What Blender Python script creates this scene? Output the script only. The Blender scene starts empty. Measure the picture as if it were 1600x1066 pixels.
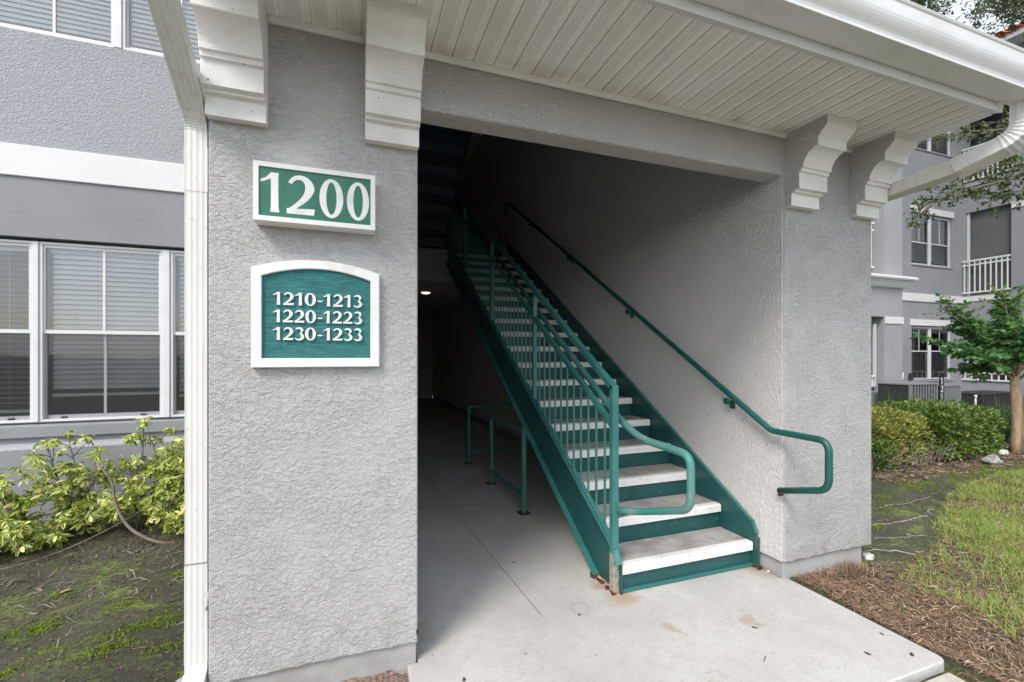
import bpy, bmesh, math, random
import numpy as np
from math import radians, sin, cos, pi, sqrt
from mathutils import Vector, Matrix

random.seed(7)
RNG = np.random.default_rng(7)
SC = bpy.context.scene
COL = SC.collection

# ------------------------------------------------------------------ camera, world, sun, exposure
H_EYE = 1.494
cam_d = bpy.data.cameras.new('camera')
cam = bpy.data.objects.new('camera', cam_d)
COL.objects.link(cam)
cam.location = (0, 0, H_EYE)
cam.rotation_euler = (radians(90), 0, radians(-19.8))
cam_d.sensor_width = 36.0
cam_d.lens = 700.0 / 1600 * 36
cam_d.shift_y = 23.0 / 1600
cam_d.clip_start = 0.05
cam_d.clip_end = 2000
SC.camera = cam

SUN_EL, SUN_AZ = 46.0, 230.0          # azimuth clockwise from +Y; light comes from behind and left of the camera
world = bpy.data.worlds.new('World')
SC.world = world
world.use_nodes = True
wn = world.node_tree
wn.nodes.clear()
w_out = wn.nodes.new('ShaderNodeOutputWorld')
w_bg = wn.nodes.new('ShaderNodeBackground')
w_sky = wn.nodes.new('ShaderNodeTexSky')
w_sky.sky_type = 'NISHITA'
w_sky.sun_disc = False
w_sky.sun_elevation = radians(SUN_EL)
w_sky.sun_rotation = radians(SUN_AZ)
w_sky.air_density = 1.0
w_sky.dust_density = 2.0
w_tc = wn.nodes.new('ShaderNodeTexCoord')
w_no = wn.nodes.new('ShaderNodeTexNoise')
w_no.inputs['Scale'].default_value = 2.6
w_no.inputs['Detail'].default_value = 7
w_no.inputs['Roughness'].default_value = 0.55
w_rp = wn.nodes.new('ShaderNodeMapRange')
w_rp.inputs['From Min'].default_value = 0.39
w_rp.inputs['From Max'].default_value = 0.62
w_rp.inputs['To Min'].default_value = 0.12
w_rp.inputs['To Max'].default_value = 0.95
w_mx = wn.nodes.new('ShaderNodeMix')
w_mx.data_type = 'RGBA'
w_mx.inputs['B'].default_value = (8.6, 8.8, 9.2, 1)      # thin bright overcast
w_mp = wn.nodes.new('ShaderNodeMapping')
w_mp.inputs['Location'].default_value = (0.35, 1.7, 0.2)
wn.links.new(w_tc.outputs['Generated'], w_mp.inputs['Vector'])
wn.links.new(w_mp.outputs['Vector'], w_no.inputs['Vector'])
wn.links.new(w_no.outputs['Fac'], w_rp.inputs['Value'])
wn.links.new(w_rp.outputs['Result'], w_mx.inputs['Factor'])
wn.links.new(w_sky.outputs['Color'], w_mx.inputs['A'])
wn.links.new(w_mx.outputs['Result'], w_bg.inputs['Color'])
w_bg.inputs['Strength'].default_value = 0.13
wn.links.new(w_bg.outputs['Background'], w_out.inputs['Surface'])

sun_d = bpy.data.lights.new('sun', 'SUN')
sun = bpy.data.objects.new('sun', sun_d)
COL.objects.link(sun)
sun_d.energy = 1.5
sun_d.angle = radians(19)
sun_d.color = (1.0, 0.955, 0.89)
_e, _a = radians(SUN_EL), radians(SUN_AZ)
sv = Vector((cos(_e) * sin(_a), cos(_e) * cos(_a), sin(_e)))
sun.rotation_euler = (-sv).to_track_quat('-Z', 'Y').to_euler()

SC.view_settings.view_transform = 'Standard'
SC.view_settings.look = 'None'
SC.view_settings.gamma = 1.0
SC.view_settings.exposure = 1.03
SC.view_settings.use_curve_mapping = False

# ------------------------------------------------------------------ node helper
class G:
    def __init__(self, name):
        self.m = bpy.data.materials.new(name)
        self.m.use_nodes = True
        self.t = self.m.node_tree
        self.t.nodes.clear()
        self.out = self.t.nodes.new('ShaderNodeOutputMaterial')

    def n(self, typ, ins=None, **props):
        nd = self.t.nodes.new('ShaderNode' + typ)
        for k, v in props.items():
            setattr(nd, k, v)
        for k, v in (ins or {}).items():
            s = nd.inputs[k]
            if isinstance(v, bpy.types.NodeSocket):
                self.t.links.new(v, s)
            elif isinstance(v, tuple) and len(v) == 3 and s.type == 'RGBA':
                s.default_value = (*v, 1)
            else:
                s.default_value = v
        return nd

    def pos(self):
        return self.n('NewGeometry').outputs['Position']

    def obj(self):
        return self.n('TexCoord').outputs['Object']

    def noise(self, vec, scale, detail=3, rough=0.5, dist=0.0):
        return self.n('TexNoise', {'Vector': vec, 'Scale': scale, 'Detail': detail, 'Roughness': rough, 'Distortion': dist}).outputs['Fac']

    def ramp(self, v, a, b, lo=0.0, hi=1.0, smooth=True):
        nd = self.n('MapRange', {'Value': v, 'From Min': a, 'From Max': b, 'To Min': lo, 'To Max': hi})
        if smooth:
            nd.interpolation_type = 'SMOOTHSTEP'
        return nd.outputs['Result']

    def math(self, op, a, b=0.0, c=None):
        nd = self.t.nodes.new('ShaderNodeMath')
        nd.operation = op
        for i, v in enumerate((a, b) if c is None else (a, b, c)):
            if isinstance(v, bpy.types.NodeSocket):
                self.t.links.new(v, nd.inputs[i])
            else:
                nd.inputs[i].default_value = v
        return nd.outputs[0]

    def mix(self, f, a, b, blend='MIX'):
        nd = self.t.nodes.new('ShaderNodeMix')
        nd.data_type = 'RGBA'
        nd.blend_type = blend
        for k, v in (('Factor', f), ('A', a), ('B', b)):
            s = [q for q in nd.inputs if q.name == k and (q.type == 'RGBA' or (k == 'Factor' and q.type == 'VALUE'))][0]
            if isinstance(v, bpy.types.NodeSocket):
                self.t.links.new(v, s)
            elif k == 'Factor':
                s.default_value = v
            else:
                s.default_value = (*v, 1) if len(v) == 3 else v
        return [o for o in nd.outputs if o.type == 'RGBA'][0]

    def bump(self, h, strength=1.0, dist=0.01, normal=None):
        ins = {'Height': h, 'Strength': strength, 'Distance': dist}
        if normal is not None:
            ins['Normal'] = normal
        return self.n('Bump', ins).outputs['Normal']

    def xyz(self, vec):
        return self.n('SeparateXYZ', {'Vector': vec}).outputs

    def scaled(self, vec, s):
        return self.n('Mapping', {'Vector': vec, 'Scale': s}).outputs['Vector']

    def done(self, color, rough=0.6, normal=None, **kw):
        ins = {'Base Color': color, 'Roughness': rough}
        if normal is not None:
            ins['Normal'] = normal
        ins.update(kw)
        b = self.n('BsdfPrincipled', ins)
        self.t.links.new(b.outputs['BSDF'], self.out.inputs['Surface'])
        self.bsdf = b
        return self.m

M = {}

def stucco(name, col, scale=1.0, strength=1.0, grime=0.12, style='trowel', basal=False):
    g = G(name)
    p = g.pos()
    big = g.noise(p, 0.9, 4, 0.6)
    mid = g.noise(p, 6.0, 4, 0.6)
    c = g.mix(g.ramp(big, 0.35, 0.68), col, tuple(x * (1 - grime) for x in col))
    c = g.mix(g.ramp(mid, 0.60, 0.78), c, tuple(x * (1 - grime * 0.5) for x in col))
    fine = g.noise(p, 420 * scale, 2, 0.6)
    if style == 'trowel':
        n1 = g.noise(g.scaled(p, (0.85, 0.85, 1.35)), 34 * scale, 4, 0.6, 0.9)
        n2 = g.noise(g.scaled(p, (0.9, 0.9, 1.35)), 58 * scale, 3, 0.55, 0.8)
        t1 = g.ramp(n1, 0.465, 0.535)
        t2 = g.ramp(n2, 0.48, 0.60)
        t3 = g.ramp(n1, 0.36, 0.42)
        h = g.math('ADD', g.math('MULTIPLY', t1, 0.55), g.math('MULTIPLY', t2, 0.4))
        h = g.math('ADD', h, g.math('MULTIPLY', t3, 0.4))
        h = g.math('ADD', h, g.math('MULTIPLY', g.noise(p, 90 * scale, 3, 0.6), 0.35))
        h = g.math('ADD', h, g.math('MULTIPLY', fine, 0.12))
        h = g.math('MULTIPLY', h, g.ramp(g.noise(p, 3.6, 4, 0.65), 0.34, 0.62, 0.55, 1.0))
        nrm = g.bump(h, strength, 0.0056)
    elif style == 'pebble':
        n1 = g.noise(p, 95 * scale, 3, 0.6, 0.4)
        n2 = g.noise(p, 48 * scale, 2, 0.5, 0.8)
        h = g.math('ADD', g.math('MULTIPLY', g.ramp(n1, 0.40, 0.62), 0.8), g.math('MULTIPLY', g.ramp(n2, 0.45, 0.6), 0.4))
        h = g.math('ADD', h, g.math('MULTIPLY', fine, 0.18))
        nrm = g.bump(h, strength, 0.0030)
    else:
        n1 = g.noise(g.scaled(p, (1, 1, 2.2)), 14 * scale, 5, 0.6, 0.6)
        h = g.math('ADD', n1, g.math('MULTIPLY', g.noise(p, 120, 3, 0.6), 0.35))
        nrm = g.bump(h, strength, 0.004)
    if basal:      # faint rain streaks
        sk = g.noise(g.scaled(p, (22, 22, 0.9)), 2.2, 4, 0.6)
        c = g.mix(g.math('MULTIPLY', g.math('MULTIPLY', g.ramp(sk, 0.56, 0.72), g.ramp(g.noise(p, 1.4, 3), 0.42, 0.62)), 0.20), c, (0.22, 0.20, 0.175))
    if basal:      # splash stains near the ground
        z = g.xyz(p)[2]
        f = g.math('MULTIPLY', g.ramp(z, 0.55, 0.08), g.ramp(mid, 0.42, 0.66))
        c = g.mix(g.math('MULTIPLY', f, 0.35), c, (0.20, 0.18, 0.15))
    return g.done(c, 0.86, nrm)

def make_materials():
    M['pier'] = stucco('stucco_grey', (0.43, 0.425, 0.422), 1.0, 0.85, 0.05, 'trowel', True)
    M['pebble'] = stucco('stucco_pebble', (0.445, 0.44, 0.438), 1.45, 0.9, 0.045, 'trowel', True)
    M['inner'] = stucco('stucco_inner', (0.72, 0.695, 0.68), 1.0, 1.6, 0.07, 'pebble')
    M['beam'] = stucco('stucco_beam', (0.57, 0.552, 0.535), 1.0, 1.6, 0.08, 'pebble')
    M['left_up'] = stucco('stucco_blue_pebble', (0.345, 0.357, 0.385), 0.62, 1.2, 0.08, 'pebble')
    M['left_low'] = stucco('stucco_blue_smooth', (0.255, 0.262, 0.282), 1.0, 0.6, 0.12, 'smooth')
    M['far_wall'] = stucco('stucco_far', (0.29, 0.297, 0.322), 0.5, 0.7, 0.10, 'smooth')
    M['far_light'] = stucco('stucco_far_light', (0.345, 0.35, 0.37), 0.5, 0.6, 0.08, 'smooth')
    M['white_stucco'] = stucco('white_stucco', (0.80, 0.785, 0.75), 0.9, 0.5, 0.09, 'pebble')
    M['white_band'] = stucco('white_band', (0.69, 0.695, 0.70), 1.3, 0.3, 0.05, 'pebble')
    M['foundation'] = stucco('foundation', (0.37, 0.365, 0.36), 1.3, 0.35, 0.16, 'smooth', True)

    # corbel paint: white with black specks of mildew and a faint run of dirt
    g = G('corbel_paint')
    p = g.pos()
    sp = g.noise(p, 55, 2, 0.5)
    c = g.mix(g.ramp(g.noise(p, 3.0, 4), 0.42, 0.7), (0.75, 0.74, 0.72), (0.65, 0.635, 0.60))
    c = g.mix(g.ramp(sp, 0.735, 0.77), c, (0.16, 0.15, 0.13))
    h = g.math('ADD', g.math('MULTIPLY', g.noise(p, 120, 3, 0.6), 0.7), g.math('MULTIPLY', g.noise(p, 40, 2), 0.4))
    M['corbel'] = g.done(c, 0.8, g.bump(h, 0.6, 0.003))

    # vinyl soffit: perforated strip between smooth grooves, holes are fine print-size relief
    g = G('soffit_vinyl')
    p = g.pos()
    x, y, z = g.xyz(p)
    pit = 0.0088
    def cell(v, off=0.0):
        return g.math('SUBTRACT', g.math('FRACT', g.math('ADD', g.math('DIVIDE', v, pit), off)), 0.5)
    row = g.math('FLOOR', g.math('DIVIDE', y, pit))
    odd = g.math('MULTIPLY', g.math('MODULO', row, 2.0), 0.5)
    cx = g.math('SUBTRACT', g.math('FRACT', g.math('ADD', g.math('DIVIDE', x, pit), odd)), 0.5)
    cy = cell(y)
    d2 = g.math('SQRT', g.math('ADD', g.math('POWER', cx, 2.0), g.math('POWER', cy, 2.0)))
    hole = g.ramp(d2, 0.26, 0.18)
    ph = g.math('FRACT', g.math('DIVIDE', g.math('ADD', x, 0.5855), 0.1056))
    band = g.math('MULTIPLY', g.math('GREATER_THAN', ph, 0.10), g.math('LESS_THAN', ph, 0.66))
    hole = g.math('MULTIPLY', hole, band)
    tone = g.noise(p, 2.2, 4, 0.6)
    wall = g.ramp(y, 2.02, 2.2)                       # browner in patches toward the wall channel
    c = g.mix(g.ramp(tone, 0.38, 0.7), (0.87, 0.86, 0.84), (0.80, 0.775, 0.74))
    c = g.mix(g.math('MULTIPLY', wall, g.ramp(g.noise(p, 5, 3), 0.35, 0.7)), c, (0.60, 0.52, 0.45))
    c = g.mix(hole, c, (0.16, 0.15, 0.14))
    M['soffit'] = g.done(c, 0.5, g.bump(g.math('MULTIPLY', hole, -1.0), 0.5, 0.002))

    # painted aluminium
    g = G('white_aluminium')
    p = g.pos()
    st = g.noise(g.scaled(p, (1.5, 1.5, 1.5)), 2.2, 5, 0.65)
    c = g.mix(g.ramp(st, 0.45, 0.75), (0.68, 0.68, 0.68), (0.61, 0.605, 0.59))
    M['alu'] = g.done(c, 0.32, g.bump(g.noise(p, 9, 2), 0.08, 0.01))
    g = G('downspout_paint')
    p = g.pos()
    st = g.noise(g.scaled(p, (10, 10, 1.1)), 2.0, 5, 0.65)
    c = g.mix(g.ramp(st, 0.40, 0.72), (0.65, 0.645, 0.62), (0.58, 0.565, 0.51))
    c = g.mix(g.math('MULTIPLY', g.ramp(g.noise(p, 60, 2), 0.70, 0.76), 0.7), c, (0.25, 0.23, 0.18))
    M['spout'] = g.done(c, 0.38, g.bump(g.noise(p, 14, 3), 0.15, 0.006))

    # teal paint on steel with wear, rust bleeding at the foot
    def teal(name, a, b, rust_z, chip=0.72):
        g = G(name)
        p = g.pos()
        z = g.xyz(p)[2]
        c = g.mix(g.ramp(g.noise(p, 3.2, 5, 0.65), 0.35, 0.7), a, b)
        c = g.mix(g.math('MULTIPLY', g.ramp(g.noise(p, 26, 4, 0.7), chip, chip + 0.06), 0.6), c, (0.16, 0.27, 0.26))
        rn = g.noise(p, 22, 5, 0.7)
        f = g.math('MULTIPLY', g.ramp(z, rust_z, 0.0), 1.0) if rust_z > 0 else g.math('MULTIPLY', z, 0.0)
        rust = g.ramp(g.math('ADD', g.math('MULTIPLY', f, 0.75), rn), 0.92, 1.06)
        rc = g.mix(g.ramp(g.noise(p, 60, 3), 0.4, 0.65), (0.055, 0.018, 0.010), (0.21, 0.075, 0.030))
        c = g.mix(rust, c, rc)
        ro = g.math('ADD', g.math('MULTIPLY', rust, 0.45), 0.42)
        return g.done(c, ro, g.bump(g.math('ADD', g.noise(p, 30, 4, 0.6), g.math('MULTIPLY', rust, rn)), 0.3, 0.003))
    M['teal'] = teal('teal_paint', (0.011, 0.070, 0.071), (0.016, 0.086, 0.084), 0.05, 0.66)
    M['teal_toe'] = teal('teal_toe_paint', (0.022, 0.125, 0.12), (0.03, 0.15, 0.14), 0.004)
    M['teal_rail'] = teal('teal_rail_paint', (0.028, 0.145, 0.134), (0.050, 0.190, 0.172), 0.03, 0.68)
    M['teal_plain'] = teal('teal_riser_paint', (0.011, 0.070, 0.071), (0.018, 0.088, 0.086), -1.0, 0.64)
    M['teal_grip'] = teal('teal_grip_paint', (0.007, 0.080, 0.066), (0.012, 0.10, 0.084), 0.0, 0.80)

    g = G('worn_tube_paint')           # inner handrail: green rubbed through to grey and rust
    p = g.pos()
    c = g.mix(g.ramp(g.noise(p, 4.0, 5, 0.65), 0.40, 0.62), (0.035, 0.215, 0.185), (0.095, 0.215, 0.19))
    c = g.mix(g.math('MULTIPLY', g.ramp(g.noise(p, 9.0, 4, 0.7), 0.56, 0.68), 0.8), c, (0.20, 0.25, 0.24))
    c = g.mix(g.ramp(g.noise(p, 5.0, 4, 0.7), 0.62, 0.70), c, (0.23, 0.10, 0.06))
    M['worn'] = g.done(c, 0.5, g.bump(g.noise(p, 40, 4), 0.3, 0.002))

    g = G('newel_bare_foot')
    p = g.pos()
    c = g.mix(g.ramp(g.noise(p, 26, 4, 0.7), 0.44, 0.58), (0.36, 0.28, 0.20), (0.16, 0.24, 0.235))
    c = g.mix(g.ramp(g.noise(p, 40, 3, 0.7), 0.60, 0.70), c, (0.15, 0.06, 0.03))
    M['bare'] = g.done(c, 0.8, g.bump(g.noise(p, 60, 4), 0.5, 0.003))

    g = G('rusty_plate')
    p = g.pos()
    c = g.mix(g.ramp(g.noise(p, 35, 4, 0.7), 0.42, 0.62), (0.035, 0.045, 0.025), (0.11, 0.065, 0.035))
    M['plate_rust'] = g.done(c, 0.9)
    g = G('rust')
    p = g.pos()
    c = g.mix(g.ramp(g.noise(p, 45, 4, 0.7), 0.4, 0.65), (0.045, 0.015, 0.010), (0.20, 0.07, 0.028))
    M['rust'] = g.done(c, 0.92, g.bump(g.noise(p, 80, 4), 1.0, 0.006))

    # stair treads: concrete with a painted nose
    g = G('tread_concrete')
    p = g.pos()
    c = g.mix(g.ramp(g.noise(p, 7, 5, 0.65), 0.38, 0.68), (0.40, 0.38, 0.36), (0.26, 0.24, 0.225))
    c = g.mix(g.math('MULTIPLY', g.ramp(g.noise(p, 150, 2), 0.66, 0.74), 0.5), c, (0.20, 0.19, 0.17))
    M['tread'] = g.done(c, 0.85, g.bump(g.noise(p, 160, 4, 0.7), 0.4, 0.002))
    g = G('nosing_paint')
    p = g.pos()
    c = g.mix(g.ramp(g.noise(p, 20, 5, 0.7), 0.55, 0.75), (0.72, 0.715, 0.695), (0.52, 0.50, 0.465))
    M['nose'] = g.done(c, 0.7, g.bump(g.noise(p, 70, 4, 0.7), 0.4, 0.003))

    # walkway concrete
    g = G('walkway_concrete')
    p = g.pos()
    x, y, z = g.xyz(p)
    a = g.noise(p, 1.3, 6, 0.62)
    b = g.noise(p, 12, 5, 0.65)
    c = g.mix(g.ramp(a, 0.34, 0.68), (0.555, 0.54, 0.51), (0.445, 0.428, 0.40))
    c = g.mix(g.math('MULTIPLY', g.ramp(b, 0.46, 0.70), 0.45), c, (0.40, 0.385, 0.36))
    c = g.mix(g.math('MULTIPLY', g.ramp(g.noise(p, 60, 5, 0.75), 0.42, 0.66), 0.55), c, (0.40, 0.385, 0.36))
    c = g.mix(g.math('MULTIPLY', g.ramp(g.noise(p, 22, 5, 0.75, 0.8), 0.58, 0.66), 0.42), c, (0.34, 0.33, 0.31))
    # worn darker traffic lane inside the passage
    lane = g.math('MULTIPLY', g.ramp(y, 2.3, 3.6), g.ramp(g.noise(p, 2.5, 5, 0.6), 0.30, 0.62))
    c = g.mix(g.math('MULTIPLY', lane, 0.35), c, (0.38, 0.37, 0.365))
    sp = g.noise(p, 210, 2, 0.5)
    c = g.mix(g.math('MULTIPLY', g.ramp(sp, 0.70, 0.76), 0.75), c, (0.20, 0.18, 0.15))
    sp2 = g.noise(p, 48, 2, 0.5)
    c = g.mix(g.math('MULTIPLY', g.ramp(sp2, 0.725, 0.755), 0.8), c, (0.14, 0.13, 0.12))
    # brown water stains
    stn = g.noise(p, 3.4, 6, 0.62, 0.3)
    near = g.ramp(y, 2.5, 1.9)
    ed = g.math('MULTIPLY', g.ramp(stn, 0.60, 0.68), near)
    c = g.mix(g.math('MULTIPLY', ed, 0.75), c, (0.38, 0.30, 0.235))
    # rust bleeding out of the stair feet
    def halo(px, py, r):
        dx = g.math('SUBTRACT', x, px)
        dy = g.math('SUBTRACT', y, py)
        d = g.math('SQRT', g.math('ADD', g.math('MULTIPLY', dx, dx), g.math('MULTIPLY', dy, dy)))
        d = g.math('ADD', d, g.math('MULTIPLY', g.math('SUBTRACT', g.noise(p, 14, 4, 0.65), 0.5), 0.18))
        return g.ramp(d, r, r * 0.2)
    hh = g.math('MAXIMUM', halo(1.58, 2.38, 0.15), g.math('MAXIMUM', halo(2.72, 2.36, 0.17), halo(1.54, 2.55, 0.09)))
    c = g.mix(g.math('MULTIPLY', hh, 0.6), c, (0.36, 0.22, 0.11))
    # a few worn rings
    def ring(px, py, r, w):
        dx = g.math('SUBTRACT', x, px)
        dy = g.math('SUBTRACT', y, py)
        d = g.math('SQRT', g.math('ADD', g.math('MULTIPLY', dx, dx), g.math('MULTIPLY', dy, dy)))
        d = g.math('ABSOLUTE', g.math('SUBTRACT', g.math('ADD', d, g.math('MULTIPLY', g.math('SUBTRACT', g.noise(p, 25, 3), 0.5), 0.03)), r))
        return g.ramp(d, w, w * 0.2)
    c = g.mix(g.math('MULTIPLY', ring(1.28, 2.36, 0.055, 0.025), 0.2), c, (0.22, 0.21, 0.19))
    # hairline cracks and dirt gathered along the walls
    ck = g.math('ABSOLUTE', g.math('SUBTRACT', g.noise(p, 1.1, 6, 0.7, 0.3), 0.5))
    c = g.mix(g.math('MULTIPLY', g.math('MULTIPLY', g.ramp(ck, 0.0016, 0.0004), g.ramp(g.noise(p, 1.7, 2), 0.50, 0.60)), 0.5), c, (0.18, 0.17, 0.16))
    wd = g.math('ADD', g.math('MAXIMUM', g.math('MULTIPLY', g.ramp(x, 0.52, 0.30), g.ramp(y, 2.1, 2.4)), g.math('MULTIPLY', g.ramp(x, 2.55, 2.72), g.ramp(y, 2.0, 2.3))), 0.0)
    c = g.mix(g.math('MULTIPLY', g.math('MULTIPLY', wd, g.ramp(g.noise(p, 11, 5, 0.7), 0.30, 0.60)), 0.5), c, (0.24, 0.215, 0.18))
    # saw-cut joint running back into the passage
    jx = g.math('SUBTRACT', x, g.math('SUBTRACT', 1.163, g.math('MULTIPLY', y, 0.054)))
    jl = g.math('MULTIPLY', g.ramp(g.math('ABSOLUTE', jx), 0.0045, 0.001), g.ramp(y, 2.28, 2.42))
    c = g.mix(g.math('MULTIPLY', jl, 0.7), c, (0.20, 0.19, 0.18))
    nr = g.bump(g.math('ADD', g.math('MULTIPLY', g.noise(p, 140, 4, 0.7), 0.5), g.math('MULTIPLY', a, 0.6)), 0.45, 0.003)
    nr = g.bump(g.math('MULTIPLY', jl, -1.0), 0.8, 0.004, nr)
    M['concrete'] = g.done(c, g.math('ADD', 0.62, g.math('MULTIPLY', a, 0.25)), nr)

    g = G('path_concrete')
    p = g.pos()
    c = g.mix(g.ramp(g.noise(p, 9, 5, 0.65), 0.4, 0.7), (0.50, 0.46, 0.39), (0.38, 0.35, 0.29))
    M['path'] = g.done(c, 0.9, g.bump(g.noise(p, 130, 4, 0.7), 0.5, 0.003))

    g = G('bounce_paving_concrete')  # pale surface of the unseen paving added for bounce light
    p = g.pos()
    c = g.mix(g.ramp(g.noise(p, 0.8, 6, 0.65), 0.35, 0.7), (0.58, 0.57, 0.56), (0.50, 0.49, 0.48))
    M['bounce_mat'] = g.done(c, 0.9, g.bump(g.noise(p, 90, 4, 0.7), 0.4, 0.003))

    # soil: dark earth, moss, thatch
    g = G('soil')
    p = g.pos()
    x, y, z = g.xyz(p)
    a = g.noise(p, 2.0, 6, 0.65)
    b = g.noise(p, 18, 5, 0.7)
    c = g.mix(g.ramp(a, 0.35, 0.7), (0.034, 0.029, 0.023), (0.066, 0.056, 0.046))
    c = g.mix(g.math('MULTIPLY', g.ramp(b, 0.45, 0.7), 0.6), c, (0.036, 0.029, 0.023))
    c = g.mix(g.math('MULTIPLY', g.ramp(g.noise(p, 170, 2), 0.66, 0.75), 0.8), c, (0.28, 0.25, 0.20))
    # moss grows in patches of its own
    mo = g.noise(g.scaled(p, (1.0, 1.6, 1.0)), 2.3, 6, 0.68, 0.4)
    mo2 = g.noise(p, 40, 3, 0.6)
    mf = g.math('MULTIPLY', g.ramp(mo, 0.50, 0.62), g.ramp(mo2, 0.30, 0.55))
    thin = g.math('MULTIPLY', g.ramp(mo, 0.34, 0.50), g.ramp(mo2, 0.38, 0.60))
    c = g.mix(g.math('MULTIPLY', thin, 0.6), c, (0.070, 0.095, 0.022))
    c = g.mix(g.math('MULTIPLY', mf, 0.85), c, g.mix(g.ramp(g.noise(p, 7, 3), 0.4, 0.65), (0.085, 0.11, 0.02), (0.17, 0.21, 0.035)))
    # reddish stone mulch in the pocket beside the walk
    mk = g.math('MULTIPLY', g.math('MULTIPLY', g.ramp(x, -0.75, -0.60), g.ramp(x, 0.30, 0.26)), g.ramp(y, 2.3, 2.2))
    c = g.mix(mk, c, g.mix(g.ramp(g.noise(p, 55, 4, 0.7), 0.35, 0.65), (0.16, 0.105, 0.085), (0.33, 0.245, 0.205)))
    nr = g.bump(g.math('ADD', b, g.math('ADD', g.math('MULTIPLY', g.noise(p, 90, 4, 0.7), 0.5), g.math('MULTIPLY', mf, 0.6))), 0.8, 0.012)
    M['soil'] = g.done(c, 0.95, nr)

    def leafmat(name, cols, rough=0.45, trans=0.3, edge=None):
        g = G(name)
        r = g.n('NewGeometry').outputs['Random Per Island']
        cr = g.t.nodes.new('ShaderNodeValToRGB')
        cr.color_ramp.interpolation = 'LINEAR'
        els = cr.color_ramp.elements
        for i, cc in enumerate(cols):
            pos_ = i / (len(cols) - 1)
            e = els[i] if i < 2 else els.new(pos_)
            e.position = pos_
            e.color = (*cc, 1)
        g.t.links.new(r, cr.inputs['Fac'])
        c = cr.outputs['Color']
        if edge is not None:
            at = g.n('Attribute', attribute_name='edge').outputs['Fac']
            nz = g.noise(g.pos(), 60, 2)
            f = g.math('ADD', at, g.math('MULTIPLY', g.math('SUBTRACT', nz, 0.5), 0.8))
            f = g.math('ADD', f, g.math('MULTIPLY', g.math('SUBTRACT', g.math('FRACT', g.math('MULTIPLY', r, 17.3)), 0.55), 1.1))
            f = g.ramp(f, 0.38, 0.60)
            c = g.mix(f, c, edge)
        b = g.n('BsdfPrincipled', {'Base Color': c, 'Roughness': rough})
        tr = g.n('BsdfTranslucent', {'Color': g.mix(0.5, c, g.mix(1.0, c, (1.3, 1.5, 0.6), 'MULTIPLY'))})
        mx = g.n('MixShader', {0: trans, 1: b.outputs[0], 2: tr.outputs[0]})
        g.t.links.new(mx.outputs[0], g.out.inputs['Surface'])
        return g.m
    M['varieg'] = leafmat('variegated_leaf', [(0.13, 0.24, 0.03), (0.24, 0.34, 0.05), (0.05, 0.14, 0.02), (0.42, 0.46, 0.09), (0.14, 0.25, 0.03)], 0.33, 0.28, (0.80, 0.76, 0.25))
    M['hedge_g'] = leafmat('green_hedge_leaf', [(0.04, 0.085, 0.018), (0.12, 0.20, 0.035), (0.07, 0.14, 0.03), (0.26, 0.33, 0.07), (0.05, 0.10, 0.02), (0.18, 0.27, 0.05)], 0.45, 0.2)
    M['hedge_y'] = leafmat('yellowing_hedge_leaf', [(0.20, 0.26, 0.04), (0.40, 0.36, 0.07), (0.12, 0.18, 0.03), (0.26, 0.18, 0.08), (0.13, 0.19, 0.03), (0.34, 0.33, 0.07)], 0.5, 0.2)
    M['myrtle'] = leafmat('myrtle_leaf', [(0.030, 0.11, 0.035), (0.07, 0.18, 0.055), (0.04, 0.13, 0.035), (0.15, 0.29, 0.085), (0.055, 0.16, 0.045)], 0.4, 0.25)
    M['myrtle_y'] = leafmat('myrtle_seed_leaf', [(0.15, 0.19, 0.04), (0.22, 0.24, 0.06), (0.10, 0.16, 0.035)], 0.5, 0.25)
    M['oak'] = leafmat('oak_leaf', [(0.035, 0.062, 0.018), (0.065, 0.105, 0.028), (0.03, 0.05, 0.016), (0.11, 0.15, 0.045), (0.05, 0.08, 0.022)], 0.5, 0.15)
    M['blade'] = leafmat('grass_blade', [(0.13, 0.26, 0.035), (0.22, 0.36, 0.05), (0.38, 0.42, 0.09), (0.12, 0.26, 0.04), (0.50, 0.42, 0.18), (0.26, 0.40, 0.06), (0.46, 0.44, 0.14)], 0.55, 0.3)
    M['straw'] = leafmat('straw_blade', [(0.36, 0.23, 0.14), (0.20, 0.11, 0.07), (0.58, 0.44, 0.30), (0.085, 0.05, 0.033), (0.30, 0.18, 0.11), (0.13, 0.075, 0.05)], 0.8, 0.1)
    M['spiky'] = leafmat('spiky_blade', [(0.05, 0.11, 0.025), (0.09, 0.18, 0.035), (0.035, 0.08, 0.02), (0.12, 0.2, 0.05)], 0.5, 0.25)
    M['moss'] = leafmat('moss_tuft', [(0.11, 0.15, 0.015), (0.20, 0.27, 0.03), (0.13, 0.18, 0.02)], 0.9, 0.2)
    M['litter'] = leafmat('dry_leaf', [(0.30, 0.17, 0.08), (0.20, 0.11, 0.055), (0.40, 0.26, 0.15), (0.13, 0.08, 0.05)], 0.8, 0.1)

    g = G('bark_pale')
    p = g.pos()
    c = g.mix(g.ramp(g.noise(g.scaled(p, (6, 6, 1.4)), 3, 5, 0.65), 0.38, 0.66), (0.34, 0.245, 0.15), (0.20, 0.14, 0.09))
    M['bark_pale'] = g.done(c, 0.75, g.bump(g.noise(g.scaled(p, (6, 6, 1.5)), 8, 4), 0.6, 0.01))
    g = G('bark_grey')
    p = g.pos()
    c = g.mix(g.ramp(g.noise(p, 30, 5, 0.65), 0.38, 0.66), (0.20, 0.165, 0.13), (0.10, 0.08, 0.062))
    M['bark'] = g.done(c, 0.9, g.bump(g.noise(p, 50, 4), 0.8, 0.006))
    g = G('root_bleached')
    c = g.mix(g.ramp(g.noise(g.pos(), 40, 4), 0.4, 0.6), (0.36, 0.32, 0.26), (0.20, 0.165, 0.13))
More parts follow.
